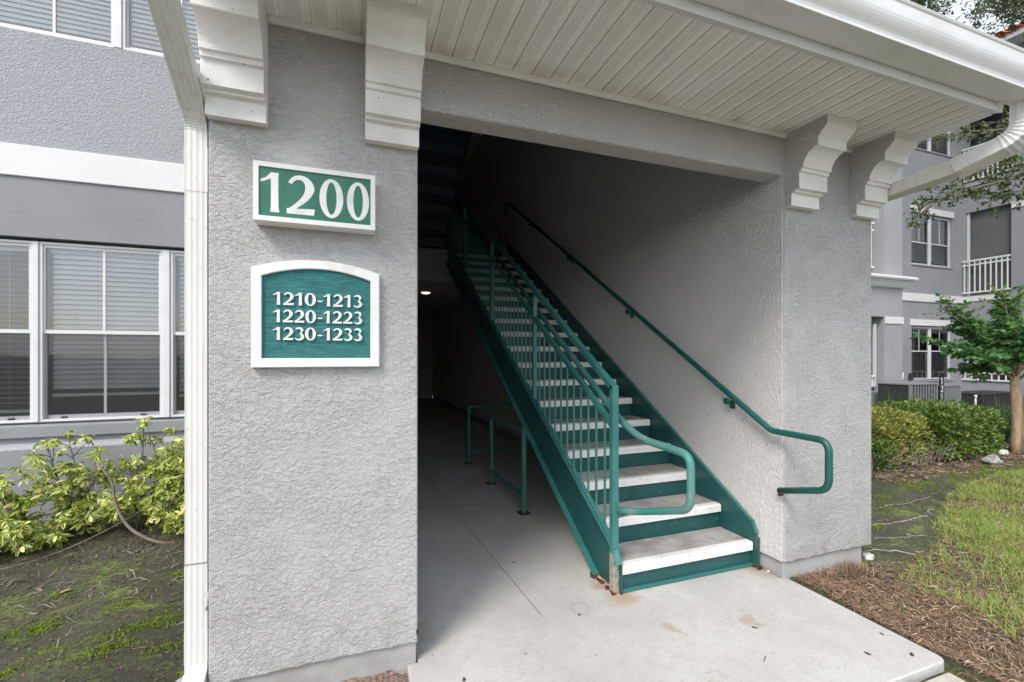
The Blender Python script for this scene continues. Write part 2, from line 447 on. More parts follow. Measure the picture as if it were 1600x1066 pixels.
    M['root'] = g.done(c, 0.9)
    g = G('white_stone')
    p = g.pos()
    c = g.mix(g.ramp(g.noise(p, 25, 5), 0.4, 0.65), (0.74, 0.72, 0.68), (0.42, 0.40, 0.36))
    M['stone'] = g.done(c, 0.85, g.bump(g.noise(p, 60, 4), 0.6, 0.004))
    g = G('grey_stone')
    p = g.pos()
    c = g.mix(g.ramp(g.noise(p, 25, 5), 0.4, 0.65), (0.36, 0.34, 0.32), (0.15, 0.14, 0.13))
    M['gstone'] = g.done(c, 0.9, g.bump(g.noise(p, 60, 4), 0.8, 0.006))

    # signs
    g = G('sign_white')
    p = g.pos()
    c = g.mix(g.ramp(g.noise(p, 14, 4), 0.5, 0.75), (0.74, 0.74, 0.725), (0.66, 0.65, 0.625))
    M['sign_white'] = g.done(c, 0.5, g.bump(g.noise(p, 60, 3), 0.1, 0.002))
    g = G('sign_green')
    p = g.pos()
    c = g.mix(g.ramp(g.noise(p, 7, 4), 0.4, 0.7), (0.008, 0.125, 0.072), (0.013, 0.155, 0.090))
    M['sign_green'] = g.done(c, 0.28)
    g = G('sign_teal_woodgrain')
    p = g.pos()
    gr = g.noise(g.scaled(p, (2.2, 1, 60)), 5, 4, 0.6, 0.5)
    gr2 = g.noise(g.scaled(p, (5, 1, 230)), 4, 3, 0.6)
    c = g.mix(g.ramp(gr, 0.38, 0.62), (0.010, 0.112, 0.118), (0.030, 0.220, 0.205))
    c = g.mix(g.math('MULTIPLY', g.ramp(gr2, 0.55, 0.72), 0.5), c, (0.06, 0.28, 0.27))
    M['sign_teal'] = g.done(c, 0.6, g.bump(g.math('ADD', gr, g.math('MULTIPLY', gr2, 0.4)), 1.0, 0.006))

    # windows
    g = G('window_frame')
    p = g.pos()
    c = g.mix(g.ramp(g.noise(p, 8, 4), 0.45, 0.75), (0.63, 0.64, 0.66), (0.585, 0.59, 0.605))
    M['frame'] = g.done(c, 0.4)
    g = G('window_glass')
    lw = g.n('Fresnel', {'IOR': 1.55}).outputs[0]
    fac = g.math('MULTIPLY_ADD', lw, 1.3, 0.06)
    wob = g.bump(g.noise(g.pos(), 1.6, 2), 0.06, 0.02)
    gl = g.n('BsdfGlossy', {'Color': (0.95, 0.98, 1.0), 'Roughness': 0.02, 'Normal': wob})
    tp = g.n('BsdfTransparent', {'Color': (0.86, 0.89, 0.90)})
    mx = g.n('MixShader', {0: fac, 1: tp.outputs[0], 2: gl.outputs[0]})
    g.t.links.new(mx.outputs[0], g.out.inputs['Surface'])
    M['glass'] = g.m
    g = G('insect_screen')
    df = g.n('BsdfDiffuse', {'Color': (0.07, 0.072, 0.078)})
    tp = g.n('BsdfTransparent', {'Color': (1, 1, 1)})
    mx = g.n('MixShader', {0: 0.34, 1: tp.outputs[0], 2: df.outputs[0]})
    g.t.links.new(mx.outputs[0], g.out.inputs['Surface'])
    M['screen'] = g.m
    M['blind'] = G('blind_slat').done((0.85, 0.85, 0.85), 0.45)
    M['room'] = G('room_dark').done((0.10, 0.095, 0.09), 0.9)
    M['curtain'] = G('curtain').done((0.72, 0.69, 0.62), 0.9)
    g = G('solar_screen')
    M['solar'] = g.done(g.mix(g.ramp(g.noise(g.pos(), 1.2, 3), 0.4, 0.6), (0.105, 0.103, 0.108), (0.125, 0.122, 0.125)), 0.85)
    M['brown_door'] = G('brown_interior').done((0.14, 0.085, 0.055), 0.8)
    M['dark'] = G('dark_metal').done((0.035, 0.037, 0.042), 0.6)
    M['ac'] = G('condenser_grey').done((0.26, 0.27, 0.29), 0.55)
    M['rail_white'] = G('white_rail_paint').done((0.76, 0.77, 0.79), 0.45)
    M['plate'] = G('number_plate').done((0.80, 0.80, 0.80), 0.5)
    M['black'] = G('black_ink').done((0.02, 0.02, 0.022), 0.6)
    M['gum'] = G('gum_spot').done((0.045, 0.042, 0.04), 0.85)
    g = G('roof_tile')
    p = g.pos()
    M['rooftile'] = g.done(g.mix(g.ramp(g.noise(p, 5, 3), 0.38, 0.62), (0.50, 0.11, 0.045), (0.70, 0.21, 0.08)), 0.75)
    M['shingle'] = G('shingle').done((0.12, 0.10, 0.09), 0.95)
    # dark passage surfaces
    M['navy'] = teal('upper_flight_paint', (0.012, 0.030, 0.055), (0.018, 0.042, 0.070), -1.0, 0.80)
    M['navy_lit'] = teal('upper_riser_lit', (0.055, 0.075, 0.11), (0.07, 0.09, 0.125), -1.0, 0.80)  # paler copy of the flight paint, so the risers look lit
    M['ceil'] = G('passage_ceiling').done((0.50, 0.49, 0.47), 0.8)
    M['fascia_in'] = stucco('landing_edge', (0.42, 0.41, 0.40), 1.0, 0.3, 0.1, 'smooth')
    g = G('lamp_glow')
    e = g.n('Emission', {'Color': (1.0, 0.86, 0.66), 'Strength': 0.9})
    g.t.links.new(e.outputs[0], g.out.inputs['Surface'])
    M['glow'] = g.m
    M['navy_door'] = G('far_door').done((0.10, 0.09, 0.085), 0.6)

make_materials()

# ------------------------------------------------------------------ object helpers
WL = {}     # world location of each object made here

def link(o, parent=None, loc=(0, 0, 0)):
    loc = Vector(loc)
    COL.objects.link(o)
    WL[o.name] = loc
    o.location = loc
    if parent is not None:
        o.parent = parent
        o.matrix_parent_inverse = Matrix.Translation(-WL[parent.name])
    return o

def thing(name, label, cat, loc=(0, 0, 0), group=None):
    o = bpy.data.objects.new(name, None)
    o.empty_display_size = 0.1
    link(o, None, loc)
    o['label'] = label
    o['category'] = cat
    if group:
        o['group'] = group
    return o

def tag(o, label, cat, group=None):
    o['label'] = label
    o['category'] = cat
    if group:
        o['group'] = group
    return o

def kind(o, k, label=None):
    o['kind'] = k
    if label:
        o['label'] = label
    return o

def mesh_from(name, verts, faces, mats, smooth=False, fm=None):
    me = bpy.data.meshes.new(name)
    me.from_pydata([tuple(v) for v in verts], [], faces)
    for m in (mats if isinstance(mats, (list, tuple)) else [mats]):
        me.materials.append(m)
    if fm is not None:
        me.polygons.foreach_set('material_index', fm)
    if smooth:
        me.polygons.foreach_set('use_smooth', [True] * len(me.polygons))
    me.update()
    return me

def put(name, me, parent=None, loc=(0, 0, 0), rot=None):
    o = bpy.data.objects.new(name, me)
    link(o, parent, loc)
    if rot is not None:
        o.rotation_euler = rot
    return o

def bm_done(name, bm, mats, parent=None, loc=(0, 0, 0), smooth=False, rot=None):
    bmesh.ops.recalc_face_normals(bm, faces=bm.faces)
    me = bpy.data.meshes.new(name)
    bm.to_mesh(me)
    bm.free()
    for m in (mats if isinstance(mats, (list, tuple)) else [mats]):
        me.materials.append(m)
    if smooth:
        me.polygons.foreach_set('use_smooth', [True] * len(me.polygons))
    return put(name, me, parent, loc, rot)

def bm_box(bm, x0, x1, y0, y1, z0, z1, mi=0):
    vs = [bm.verts.new((x, y, z)) for z in (z0, z1) for y in (y0, y1) for x in (x0, x1)]
    fs = []
    for q in ((0, 2, 3, 1), (4, 5, 7, 6), (0, 1, 5, 4), (2, 6, 7, 3), (0, 4, 6, 2), (1, 3, 7, 5)):
        f = bm.faces.new([vs[i] for i in q])
        f.material_index = mi
        fs.append(f)
    return vs, fs

def box(name, x0, x1, y0, y1, z0, z1, mat, parent=None, bev=0.0, seg=1):
    cx, cy, cz = (x0 + x1) / 2, (y0 + y1) / 2, (z0 + z1) / 2
    bm = bmesh.new()
    bm_box(bm, x0 - cx, x1 - cx, y0 - cy, y1 - cy, z0 - cz, z1 - cz)
    if bev > 0:
        bmesh.ops.bevel(bm, geom=list(bm.edges), offset=bev, segments=seg, affect='EDGES', profile=0.5)
    return bm_done(name, bm, mat, parent, (cx, cy, cz), smooth=False)

def bm_prism(bm, poly, a, b, axis='x', mi=0):
    """extrude a 2-D outline between a and b along axis; x: outline is (y,z); y: (x,z); z: (x,y)"""
    def P(u, v, t):
        return (t, u, v) if axis == 'x' else (u, t, v) if axis == 'y' else (u, v, t)
    va = [bm.verts.new(P(u, v, a)) for u, v in poly]
    vb = [bm.verts.new(P(u, v, b)) for u, v in poly]
    n = len(poly)
    fs = []
    for i in range(n):
        fs.append(bm.faces.new((va[i], va[(i + 1) % n], vb[(i + 1) % n], vb[i])))
    fs.append(bm.faces.new(va))
    fs.append(bm.faces.new(vb[::-1]))
    for f in fs:
        f.material_index = mi
    return fs

def prism(name, poly, a, b, axis, mat, parent=None, bev=0.0, smooth=False):
    bm = bmesh.new()
    fs = bm_prism(bm, poly, a, b, axis)
    bmesh.ops.recalc_face_normals(bm, faces=bm.faces)
    if bev > 0:
        bmesh.ops.bevel(bm, geom=list(bm.edges), offset=bev, segments=1, affect='EDGES')
    bmesh.ops.triangulate(bm, faces=[f for f in bm.faces if len(f.verts) > 4])
    return bm_done(name, bm, mat, parent, (0, 0, 0), smooth)

def round_path(pts, r, n=6):
    """replace inner corners by arcs of radius about r"""
    pts = [Vector(p) for p in pts]
    out = [pts[0]]
    for i in range(1, len(pts) - 1):
        a, b, c = pts[i - 1], pts[i], pts[i + 1]
        d1, d2 = (a - b), (c - b)
        l = min(r if not isinstance(r, (list, tuple)) else r[i], d1.length * 0.48, d2.length * 0.48)
        if l < 1e-4:
            out.append(b)
            continue
        p0, p2 = b + d1.normalized() * l, b + d2.normalized() * l
        for k in range(n + 1):
            t = k / n
            out.append(p0 * (1 - t) ** 2 + b * 2 * t * (1 - t) + p2 * t * t)
    out.append(pts[-1])
    return out

def sweep(bm, pts, prof, scale=None, cap=True, up=Vector((0, 0, 1)), mi=0):
    """sweep a closed 2-D profile along a path (parallel transport)"""
    pts = [Vector(p) for p in pts]
    n = len(pts)
    tans = []
    for i in range(n):
        a = pts[max(i - 1, 0)]
        b = pts[min(i + 1, n - 1)]
        if 0 < i < n - 1:
            t = (pts[i] - a).normalized() + (b - pts[i]).normalized()
        else:
            t = b - a
        tans.append(t.normalized())
    t0 = tans[0]
    ref = up if abs(t0.dot(up)) < 0.95 else Vector((0, 1, 0))
    s = t0.cross(ref).normalized()
    rings = []
    for i in range(n):
        t = tans[i]
        s = (s - t * s.dot(t)).normalized()
        u = s.cross(t).normalized()
        k = 1.0 if scale is None else scale[i]
        # keep width through mitres
        m = 1.0
        if 0 < i < n - 1:
            c_ = max(0.5, (pts[i] - pts[i - 1]).normalized().dot(t))
            m = 1 / c_
        rings.append([bm.verts.new(pts[i] + s * (px * k) + u * (py * k * m)) for px, py in prof])
    q = len(prof)
    for i in range(n - 1):
        for j in range(q):
            f = bm.faces.new((rings[i][j], rings[i][(j + 1) % q], rings[i + 1][(j + 1) % q], rings[i + 1][j]))
            f.material_index = mi
    if cap:
        bm.faces.new(rings[0][::-1]).material_index = mi
        bm.faces.new(rings[-1]).material_index = mi
    return rings

def circ(r, n=10):
    return [(r * cos(2 * pi * i / n), r * sin(2 * pi * i / n)) for i in range(n)]

def rect(w, h, b=0.0):
    if b <= 0:
        return [(-w / 2, -h / 2), (w / 2, -h / 2), (w / 2, h / 2), (-w / 2, h / 2)]
    o = []
    for sx, sy, f in ((1, -1, 0), (1, 1, 1), (-1, 1, 0), (-1, -1, 1)):
        a = (sx * (w / 2 - b), sy * h / 2)
        c = (sx * w / 2, sy * (h / 2 - b))
        o += [a, c] if f == 0 else [c, a]
    return o

def tube(name, pts, r, mat, parent=None, n=12, smooth=True, scale=None):
    bm = bmesh.new()
    sweep(bm, pts, circ(r, n), scale)
    return bm_done(name, bm, mat, parent, smooth=smooth)

def bar(name, a, b, w, h, mat, parent=None, bev=0.003):
    bm = bmesh.new()
    sweep(bm, [a, b], rect(w, h, bev))
    return bm_done(name, bm, mat, parent)

# ------------------------------------------------------------------ ground, walkway
YF = 2.20          # front plane of the entrance
ZS = 2.97          # soffit height
WX = 2.73          # face of the stair wall

def sstep(a, b, x):
    t = np.clip((x - a) / (b - a), 0, 1)
    return t * t * (3 - 2 * t)

def ground_h(x, y):
    x = np.asarray(x, float)
    y = np.asarray(y, float)
    left = sstep(-0.62, -1.2, x)
    h = 0.085 * left * sstep(9, 4, np.abs(x)) + 0.02 * left * np.sin(x * 2.1 + y * 1.3)
    h = h - 0.014 * sstep(-0.66, -0.5, x) * sstep(0.4, 0.1, x)
    right = sstep(2.72, 2.9, x)
    h = h - 0.030 * right
    h = h + right * (0.022 * sstep(3.0, 4.2, x) * np.sin(x * 1.7 + 0.6) * np.cos(y * 2.3) + 0.014 * np.sin(x * 5.1) * np.sin(y * 6.3 + 1))
    h = h + (left + right) * 0.008 * np.sin(x * 13.1 + 2 * np.sin(y * 7)) * np.sin(y * 11.7 + x * 3)
    h = h - 0.16 * sstep(9, 16, x)
    inside = (x > 0.2) & (x < 2.80) & (y > -3)
    h = np.where(inside, np.minimum(h, -0.05), h)
    return h

def build_ground():
    def axis(f0, f1, st, lo, hi):
        a = list(np.arange(f0, f1 + 1e-6, st))
        s, x = st, a[0]
        pre = []
        while x > lo:
            s *= 1.35
            x -= s
            pre.append(x)
        s, x = st, a[-1]
        post = []
        while x < hi:
            s *= 1.35
            x += s
            post.append(x)
        return np.array(pre[::-1] + a + post)
    xs = axis(-4.2, 10.6, 0.06, -600, 600)
    ys = axis(0.4, 6.4, 0.06, -600, 600)
    X, Y = np.meshgrid(xs, ys)
    Z = ground_h(X, Y) + RNG.normal(0, 0.0035, X.shape) * ((X > -4.3) & (X < 10.7) & (Y > 0.3) & (Y < 6.5))
    nx, ny = len(xs), len(ys)
    V = np.stack([X, Y, Z], -1).reshape(-1, 3)
    idx = np.arange(nx * ny).reshape(ny, nx)
    F = np.stack([idx[:-1, :-1], idx[:-1, 1:], idx[1:, 1:], idx[1:, :-1]], -1).reshape(-1, 4)
    me = np_mesh('ground', V, F, M['soil'], smooth=True)
    kind(put('ground', me), 'structure')

def np_mesh(name, V, F, mats, smooth=False, fm=None):
    """V (n,3), F (m,k) all faces of the same size"""
    V = np.asarray(V, np.float32)
    F = np.asarray(F, np.int32)
    me = bpy.data.meshes.new(name)
    me.vertices.add(len(V))
    me.vertices.foreach_set('co', V.ravel())
    k = F.shape[1]
    me.loops.add(F.size)
    me.loops.foreach_set('vertex_index', F.ravel())
    me.polygons.add(len(F))
    me.polygons.foreach_set('loop_start', np.arange(0, F.size, k, dtype=np.int32))
    for m in (mats if isinstance(mats, (list, tuple)) else [mats]):
        me.materials.append(m)
    if fm is not None:
        me.polygons.foreach_set('material_index', np.asarray(fm, np.int32))
    if smooth:
        me.polygons.foreach_set('use_smooth', np.ones(len(F), bool))
    me.update(calc_edges=True)
    return me

build_ground()

# walkway slab with a tooled, rounded corner
def slab(name, poly, z1, z0, mat, bev=0.008):
    bm = bmesh.new()
    bm_prism(bm, poly, z0, z1, 'z')
    bmesh.ops.recalc_face_normals(bm, faces=bm.faces)
    top = [e for e in bm.edges if all(abs(v.co.z - z1) < 1e-5 for v in e.verts)]
    bmesh.ops.bevel(bm, geom=top, offset=bev, segments=3, affect='EDGES', profile=0.5)
    o = bm_done(name, bm, mat)
    return kind(o, 'structure')

arc = [(2.765 - 0.045 + 0.045 * cos(t), 1.345 + 0.045 - 0.045 * sin(t)) for t in np.linspace(0, pi / 2, 6)]
slab('walkway', [(0.258, 1.345)] + [p for p in arc[::-1]] + [(2.765, 2.235), (2.72, 2.235), (2.72, 15.9), (0.309, 15.9), (0.309, 2.214), (0.258, 2.214)], 0.0, -0.12, M['concrete'])
slab('path', [(0.28, -0.80), (2.70, -0.80), (2.70, 1.315), (0.28, 1.315)], -0.022, -0.14, M['path'])

# unseen pale paving added behind the camera to bounce light up to the soffit
slab('bounce_paving', [(-26, -22), (26, -22), (26, -0.85), (-26, -0.85)], -0.06, -0.3, M['bounce_mat'])

# ------------------------------------------------------------------ entrance building
bld = thing('apartment_building', 'grey stucco apartment building with the white-bracketed stair entrance, nearest the camera', 'building', (0.3, 2.2, 0))
PL0, PL1 = -0.563, 0.306
PR0, PR1 = WX, 3.60

def rough_block(name, x0, x1, y0, y1, z0, z1, mat, bev=0.008):
    """stucco block with soft arrises and slightly ragged lower edge"""
    cx, cy = (x0 + x1) / 2, (y0 + y1) / 2
    bm = bmesh.new()
    bm_box(bm, x0 - cx, x1 - cx, y0 - cy, y1 - cy, z0, z1)
    bmesh.ops.bevel(bm, geom=list(bm.edges), offset=bev, segments=3, affect='EDGES', profile=0.5)
    # cut the visible front into columns so the lower edge can wander
    n = max(2, int((x1 - x0) / 0.03))
    for i in range(1, n):
        xx = x0 - cx + (x1 - x0) * i / n
        bmesh.ops.bisect_plane(bm, geom=bm.verts[:] + bm.edges[:] + bm.faces[:], plane_co=(xx, 0, 0), plane_no=(1, 0, 0))
    rr = random.Random(3)
    ph = [rr.uniform(0, 6) for _ in range(4)]
    for v in bm.verts:
        if v.co.z < z0 + 0.02:
            x = v.co.x
            v.co.z += 0.002 * sin(x * 9 + ph[0]) + 0.0025 * sin(x * 47 + ph[1]) + 0.002 * sin(x * 110 + ph[2])
        if v.co.y < y0 - cy + 0.02 and v.co.z < 0.6:
            v.co.y += 0.0
    return bm_done(name, bm, mat, bld, (cx, cy, 0))

rough_block('pier', PL0, PL1, YF, 4.94, 0.105, 10.4, M['pier'])
rough_block('pier', PR0, PR1, YF, 16.0, 0.110, 10.4, M['pebble'])
box('foundation', PL0 + 0.02, PL1 - 0.004, YF + 0.018, 4.94, -0.3, 0.125, M['foundation'], bld, 0.004)
box('foundation', PR0 + 0.012, PR1 - 0.075, YF + 0.022, 15.9, -0.3, 0.13, M['foundation'], bld, 0.004)
# the stair wall is finished in a finer, duller coat
box('stair_wall', WX - 0.010, WX + 0.05, YF + 0.012, 16.0, 0.112, 7.2, M['inner'], bld, 0.0)
# front beam over the opening
bm = bmesh.new()
bm_box(bm, PL1 - 0.002, PR0 + 0.002, YF + 0.004, YF + 0.155, 2.70, 10.4)
bmesh.ops.bevel(bm, geom=[e for e in bm.edges if all(v.co.z < 2.71 for v in e.verts)], offset=0.014, segments=3, affect='EDGES', profile=0.5)
bm_done('beam', bm, M['beam'], bld)
# inner shell of the passage
box('passage_wall', 0.10, PL1, 4.94, 16.0, -0.1, 7.2, M['inner'], bld)
box('rear_wall', PL1, WX - 0.012, 15.9, 16.1, -0.1, 7.2, M['inner'], bld)
box('door', 1.15, 2.05, 15.86, 15.90, 0.0, 2.05, M['navy_door'], bld, 0.004)
box('landing', PL1 + 0.002, WX - 0.014, 7.72, 15.9, 2.86, 3.34, M['fascia_in'], bld, 0.004)
box('landing_ceiling', PL1 + 0.003, WX - 0.015, 7.72 - 0.012, 15.88, 2.80, 2.858, M['ceil'], bld)
for k in range(9):      # ceiling planks of the lower passage: only the nearest can be told apart
    y = 7.76 + k * 0.16
    box('ceiling_plank', PL1 + 0.004, WX - 0.016, y, y + 0.152, 2.792, 2.7985, M['ceil'], bld)
# high ceiling of the stair hall, ribbed
box('hall_ceiling', PL1, WX, YF + 0.155, 16.0, 6.34, 7.2, M['ceil'], bld)
me_pl = None
for k in range(42):
    y = 8.0 + k * 0.105
    if me_pl is None:
        o = box('ceiling_rib', PL1 + 0.01, WX - 0.02, y, y + 0.085, 6.318, 6.338, M['soffit'], bld)
        me_pl = o.data
    else:
        o = put('ceiling_rib', me_pl, bld, ((PL1 + WX - 0.01) / 2, y + 0.0425, 6.328))

# main wing behind and left, with real window openings
YW = 4.95
def wall_with_holes(name, x0, x1, z0, z1, holes, y, th, mat, parent=bld):
    xs = sorted({x0, x1} | {h[0] for h in holes} | {h[1] for h in holes})
    zs = sorted({z0, z1} | {h[2] for h in holes} | {h[3] for h in holes})
    xs = [x for x in xs if x0 <= x <= x1]
    zs = [z for z in zs if z0 <= z <= z1]
    bm = bmesh.new()
    for i in range(len(xs) - 1):
        for j in range(len(zs) - 1):
            cx, cz = (xs[i] + xs[i + 1]) / 2, (zs[j] + zs[j + 1]) / 2
            if any(h[0] < cx < h[1] and h[2] < cz < h[3] for h in holes):
                continue
            bm_box(bm, xs[i], xs[i + 1], y, y + th, zs[j], zs[j + 1])
    bmesh.ops.remove_doubles(bm, verts=bm.verts, dist=1e-5)
    seen = {}
    for f in bm.faces:
        c = f.calc_center_median()
        seen.setdefault((round(c.x, 4), round(c.y, 4), round(c.z, 4)), []).append(f)
    bmesh.ops.delete(bm, geom=[f for fs in seen.values() if len(fs) > 1 for f in fs], context='FACES')
    return bm_done(name, bm, mat, parent)

LZ0, LZM, LZ1 = 0.925, 1.705, 2.475
UZ0, UZM, UZ1 = 4.262, 5.04, 5.81
l_units = [(-4.372, -3.495), (-3.445, -2.562), (-2.512, -1.642), (-1.574, -0.70)]
u_units = [(-4.78, -3.92), (-3.85, -2.935), (-2.865, -2.005), (-1.935, -1.075)]
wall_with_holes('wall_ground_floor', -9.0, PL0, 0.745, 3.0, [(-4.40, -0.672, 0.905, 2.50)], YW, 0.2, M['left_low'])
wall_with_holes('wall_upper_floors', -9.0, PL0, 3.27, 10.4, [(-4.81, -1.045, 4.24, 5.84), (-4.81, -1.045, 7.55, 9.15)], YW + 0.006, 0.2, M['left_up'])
box('plinth', -9.0, PL0, YW - 0.055, YW + 0.2, -0.3, 0.70, M['left_low'], bld, 0.006)
prism('ledge', [(YW - 0.055, 0.70), (YW - 0.055, 0.712), (YW - 0.002, 0.752), (YW + 0.1, 0.752), (YW + 0.1, 0.70)], -9.0, PL0, 'x', M['left_up'], bld)
box('band', -9.0, PL0, YW - 0.018, YW + 0.2, 3.002, 3.268, M['white_band'], bld, 0.006)
box('side_wall', -9.2, -9.0, YW, 16, -0.2, 10.4, M['left_up'], bld)
box('sill', -4.41, -0.66, YW - 0.03, YW + 0.10, 0.80, 0.902, M['left_low'], bld, 0.006)
box('roof_slab', -9.4, PR1 + 0.2, YW - 0.3, 16.3, 10.42, 10.6, M['shingle'], bld)
# party wall, rear walls and floors of the flats behind the windows
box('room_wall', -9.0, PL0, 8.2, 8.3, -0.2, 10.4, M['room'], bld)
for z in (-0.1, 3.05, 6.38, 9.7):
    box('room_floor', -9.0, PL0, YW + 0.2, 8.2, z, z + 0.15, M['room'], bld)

def window_unit(parent, x0, x1, z0, zm, z1, y, fw=0.020, muntin=True, lower_muntin=True, screen=True, detail=True, solar=None):
    """single-hung sash unit set with its outer face at y; parts hang under the window part"""
    bm = bmesh.new()
    for a in ((x0, x0 + fw, z0, z1), (x1 - fw, x1, z0, z1)):
        bm_box(bm, a[0], a[1], y, y + 0.06, a[2], a[3])
    for a in ((z0, z0 + fw), (z1 - fw, z1)):
        bm_box(bm, x0 + fw, x1 - fw, y + 0.001, y + 0.058, a[0], a[1])
    w = bm_done('window', bm, M['frame'], parent)
    a, b = x0 + fw, x1 - fw
    # upper sash further out, lower sash set back
    for (q0, q1, yy, nm) in ((zm - 0.018, z1 - fw, y + 0.014, 'sash'), (z0 + fw, zm + 0.014, y + 0.034, 'sash')):
        bm = bmesh.new()
        s = 0.014
        bm_box(bm, a, a + s, yy, yy + 0.018, q0, q1)
        bm_box(bm, b - s, b, yy, yy + 0.018, q0, q1)
        bm_box(bm, a + s, b - s, yy + 0.0008, yy + 0.017, q0, q0 + 0.032)
        bm_box(bm, a + s, b - s, yy + 0.0008, yy + 0.017, q1 - 0.026, q1)
        bm_done(nm, bm, M['frame'], w)
        me = mesh_from('pane', [(a + s, yy + 0.010, q0 + 0.03), (b - s, yy + 0.010, q0 + 0.03), (b - s, yy + 0.010, q1 - 0.024), (a + s, yy + 0.010, q1 - 0.024)], [(0, 1, 2, 3)], M['glass'])
        put('pane', me, w)
        if muntin and (lower_muntin or q1 > zm + 0.2):
            c = (a + b) / 2
            box('muntin', c - 0.010, c + 0.010, yy + 0.002, yy + 0.0085, q0 + 0.033, q1 - 0.027, M['frame'], w)
    if screen:
        me = mesh_from('insect_screen', [(a + 0.004, y + 0.028, z0 + fw), (b - 0.004, y + 0.028, z0 + fw), (b - 0.004, y + 0.028, zm - 0.019), (a + 0.004, y + 0.028, zm - 0.019)], [(0, 1, 2, 3)], M['screen'])
        put('insect_screen', me, w)
        for dx in (0.16, 0.84):
            cx = a + (b - a) * dx
            box('sash_latch', cx - 0.018, cx + 0.018, y + 0.018, y + 0.033, z0 + fw, z0 + fw + 0.018, M['dark'], w)
    return w

def blind(label, x0, x1, zb, zt, y, tilt, pitch=0.0445, depth=0.048, group='white slatted blinds inside the windows'):
    t = thing('window_blind', label, 'blind', ((x0 + x1) / 2, y, zt), group)
    box('headrail', x0, x1, y - 0.025, y + 0.025, zt - 0.04, zt, M['blind'], t)
    W = x1 - x0 - 0.012
    n = 4
    V, F = [], []
    for i in range(n + 1):
        s = -depth / 2 + depth * i / n
        c = 0.0035 * (1 - (2 * i / n - 1) ** 2)
        yy, zz = s * cos(tilt) - c * sin(tilt), s * sin(tilt) + c * cos(tilt)
        V += [(-W / 2, yy, zz), (W / 2, yy, zz)]
    for i in range(n):
        F.append((2 * i, 2 * i + 1, 2 * i + 3, 2 * i + 2))
    me = mesh_from('slat', V, F, M['blind'], smooth=True)
    z = zt - 0.065
    rr = random.Random(int(abs(x0) * 1000))
    while z > zb + 0.05:
        put('slat', me, t, ((x0 + x1) / 2, y, z), (rr.uniform(-0.035, 0.035), rr.uniform(-0.003, 0.003), 0))
        z -= pitch
    box('bottom_rail', x0 + 0.006, x1 - 0.006, y - 0.024, y + 0.024, zb, zb + 0.028, M['blind'], t, 0.004)
    for f in (0.2, 0.8):
        cx = x0 + (x1 - x0) * f
        tube('ladder_cord', [(cx, y - 0.027, zb + 0.02), (cx, y - 0.027, zt - 0.03)], 0.0018, M['blind'], t, 5)
    return t

YG = YW + 0.045
lab = ['half-open white slatted blind behind the far-left ground floor window', 'open white slatted blind behind the leftmost ground floor window in view',
       'closed white slatted blind behind the middle ground floor window, bottom rail hanging above the sill', 'white slatted blind in the narrow strip of window just left of the downspout']
for i, (a, b) in enumerate(l_units):
    window_unit(bld, a - 0.004, b + 0.004, LZ0, LZM, LZ1, YG)
    blind(lab[i], a + 0.03, b - 0.03, (1.0, 1.0, 1.13, 1.10)[i], 2.44, YG + 0.115, (0.15, 0.12, 1.02, 0.95)[i])
for i in range(3):
    box('mullion', l_units[i][1] + 0.006, l_units[i + 1][0] - 0.006, YG - 0.012, YG + 0.06, LZ0, LZ1, M['frame'], bld, 0.003)
lab = ['white slatted blind of the upper floor window at the far left', 'white slatted blind filling the upper floor window in the top left corner',
       'white slatted blind of the upper floor window crossed by the downspout', 'white slatted blind of the upper floor window beside the left bracket']
for i, (a, b) in enumerate(u_units):
    window_unit(bld, a - 0.004, b + 0.004, UZ0, UZM, UZ1, YG, screen=False)
    blind(lab[i], a + 0.03, b - 0.03, 4.30, 5.78, YG + 0.085, 1.15)
    window_unit(bld, a - 0.004, b + 0.004, UZ0 + 3.31, UZM + 3.31, UZ1 + 3.31, YG, screen=False)
for i in range(3):
    box('mullion', u_units[i][1] + 0.006, u_units[i + 1][0] - 0.006, YG - 0.012, YG + 0.06, UZ0, UZ1, M['frame'], bld, 0.003)
# inner window stool seen under the middle blind
box('window_stool', -4.38, -0.69, YG + 0.075, YG + 0.20, 0.905, 0.94, M['frame'], bld, 0.004)

# ---- eaves: soffit strips, wall trim, fascia, roof
SX0, SX1, SY0, SY1 = -0.585, 3.592, 1.555, 2.20
PITCH = 0.1056
soff = bm_done('soffit', (lambda b_: (bm_box(b_, SX0, SX1, SY0 + 0.01, SY1, ZS + 0.03, ZS + 0.05), b_)[1])(bmesh.new()), M['soffit'], bld)
def soffit_profile():
    w = PITCH
    # (x, z): nail lap, flat perforated strip, step, groove recessed upward
    return [(0.0, 0.0), (0.002, 0.004), (0.006, 0.0), (0.0745, 0.0), (0.0800, 0.0036), (0.0830, 0.0036), (0.0880, 0.0012), (0.0985, 0.0012), (0.1020, 0.0036), (0.1050, 0.0036)]
pr = soffit_profile()
V, F = [], []
for (x, z) in pr:
    V += [(x, SY0, z), (x, SY1 - 0.008, z)]
for i in range(len(pr) - 1):
    F.append((2 * i, 2 * i + 1, 2 * i + 3, 2 * i + 2))
me_s = mesh_from('soffit_panel', V, F, M['soffit'])
k = 0
while SX0 + (k + 1) * PITCH < SX1 + 0.06:
    o = put('soffit_panel', me_s, soff, (SX0 + k * PITCH, 0, ZS + 0.0))
    k += 1
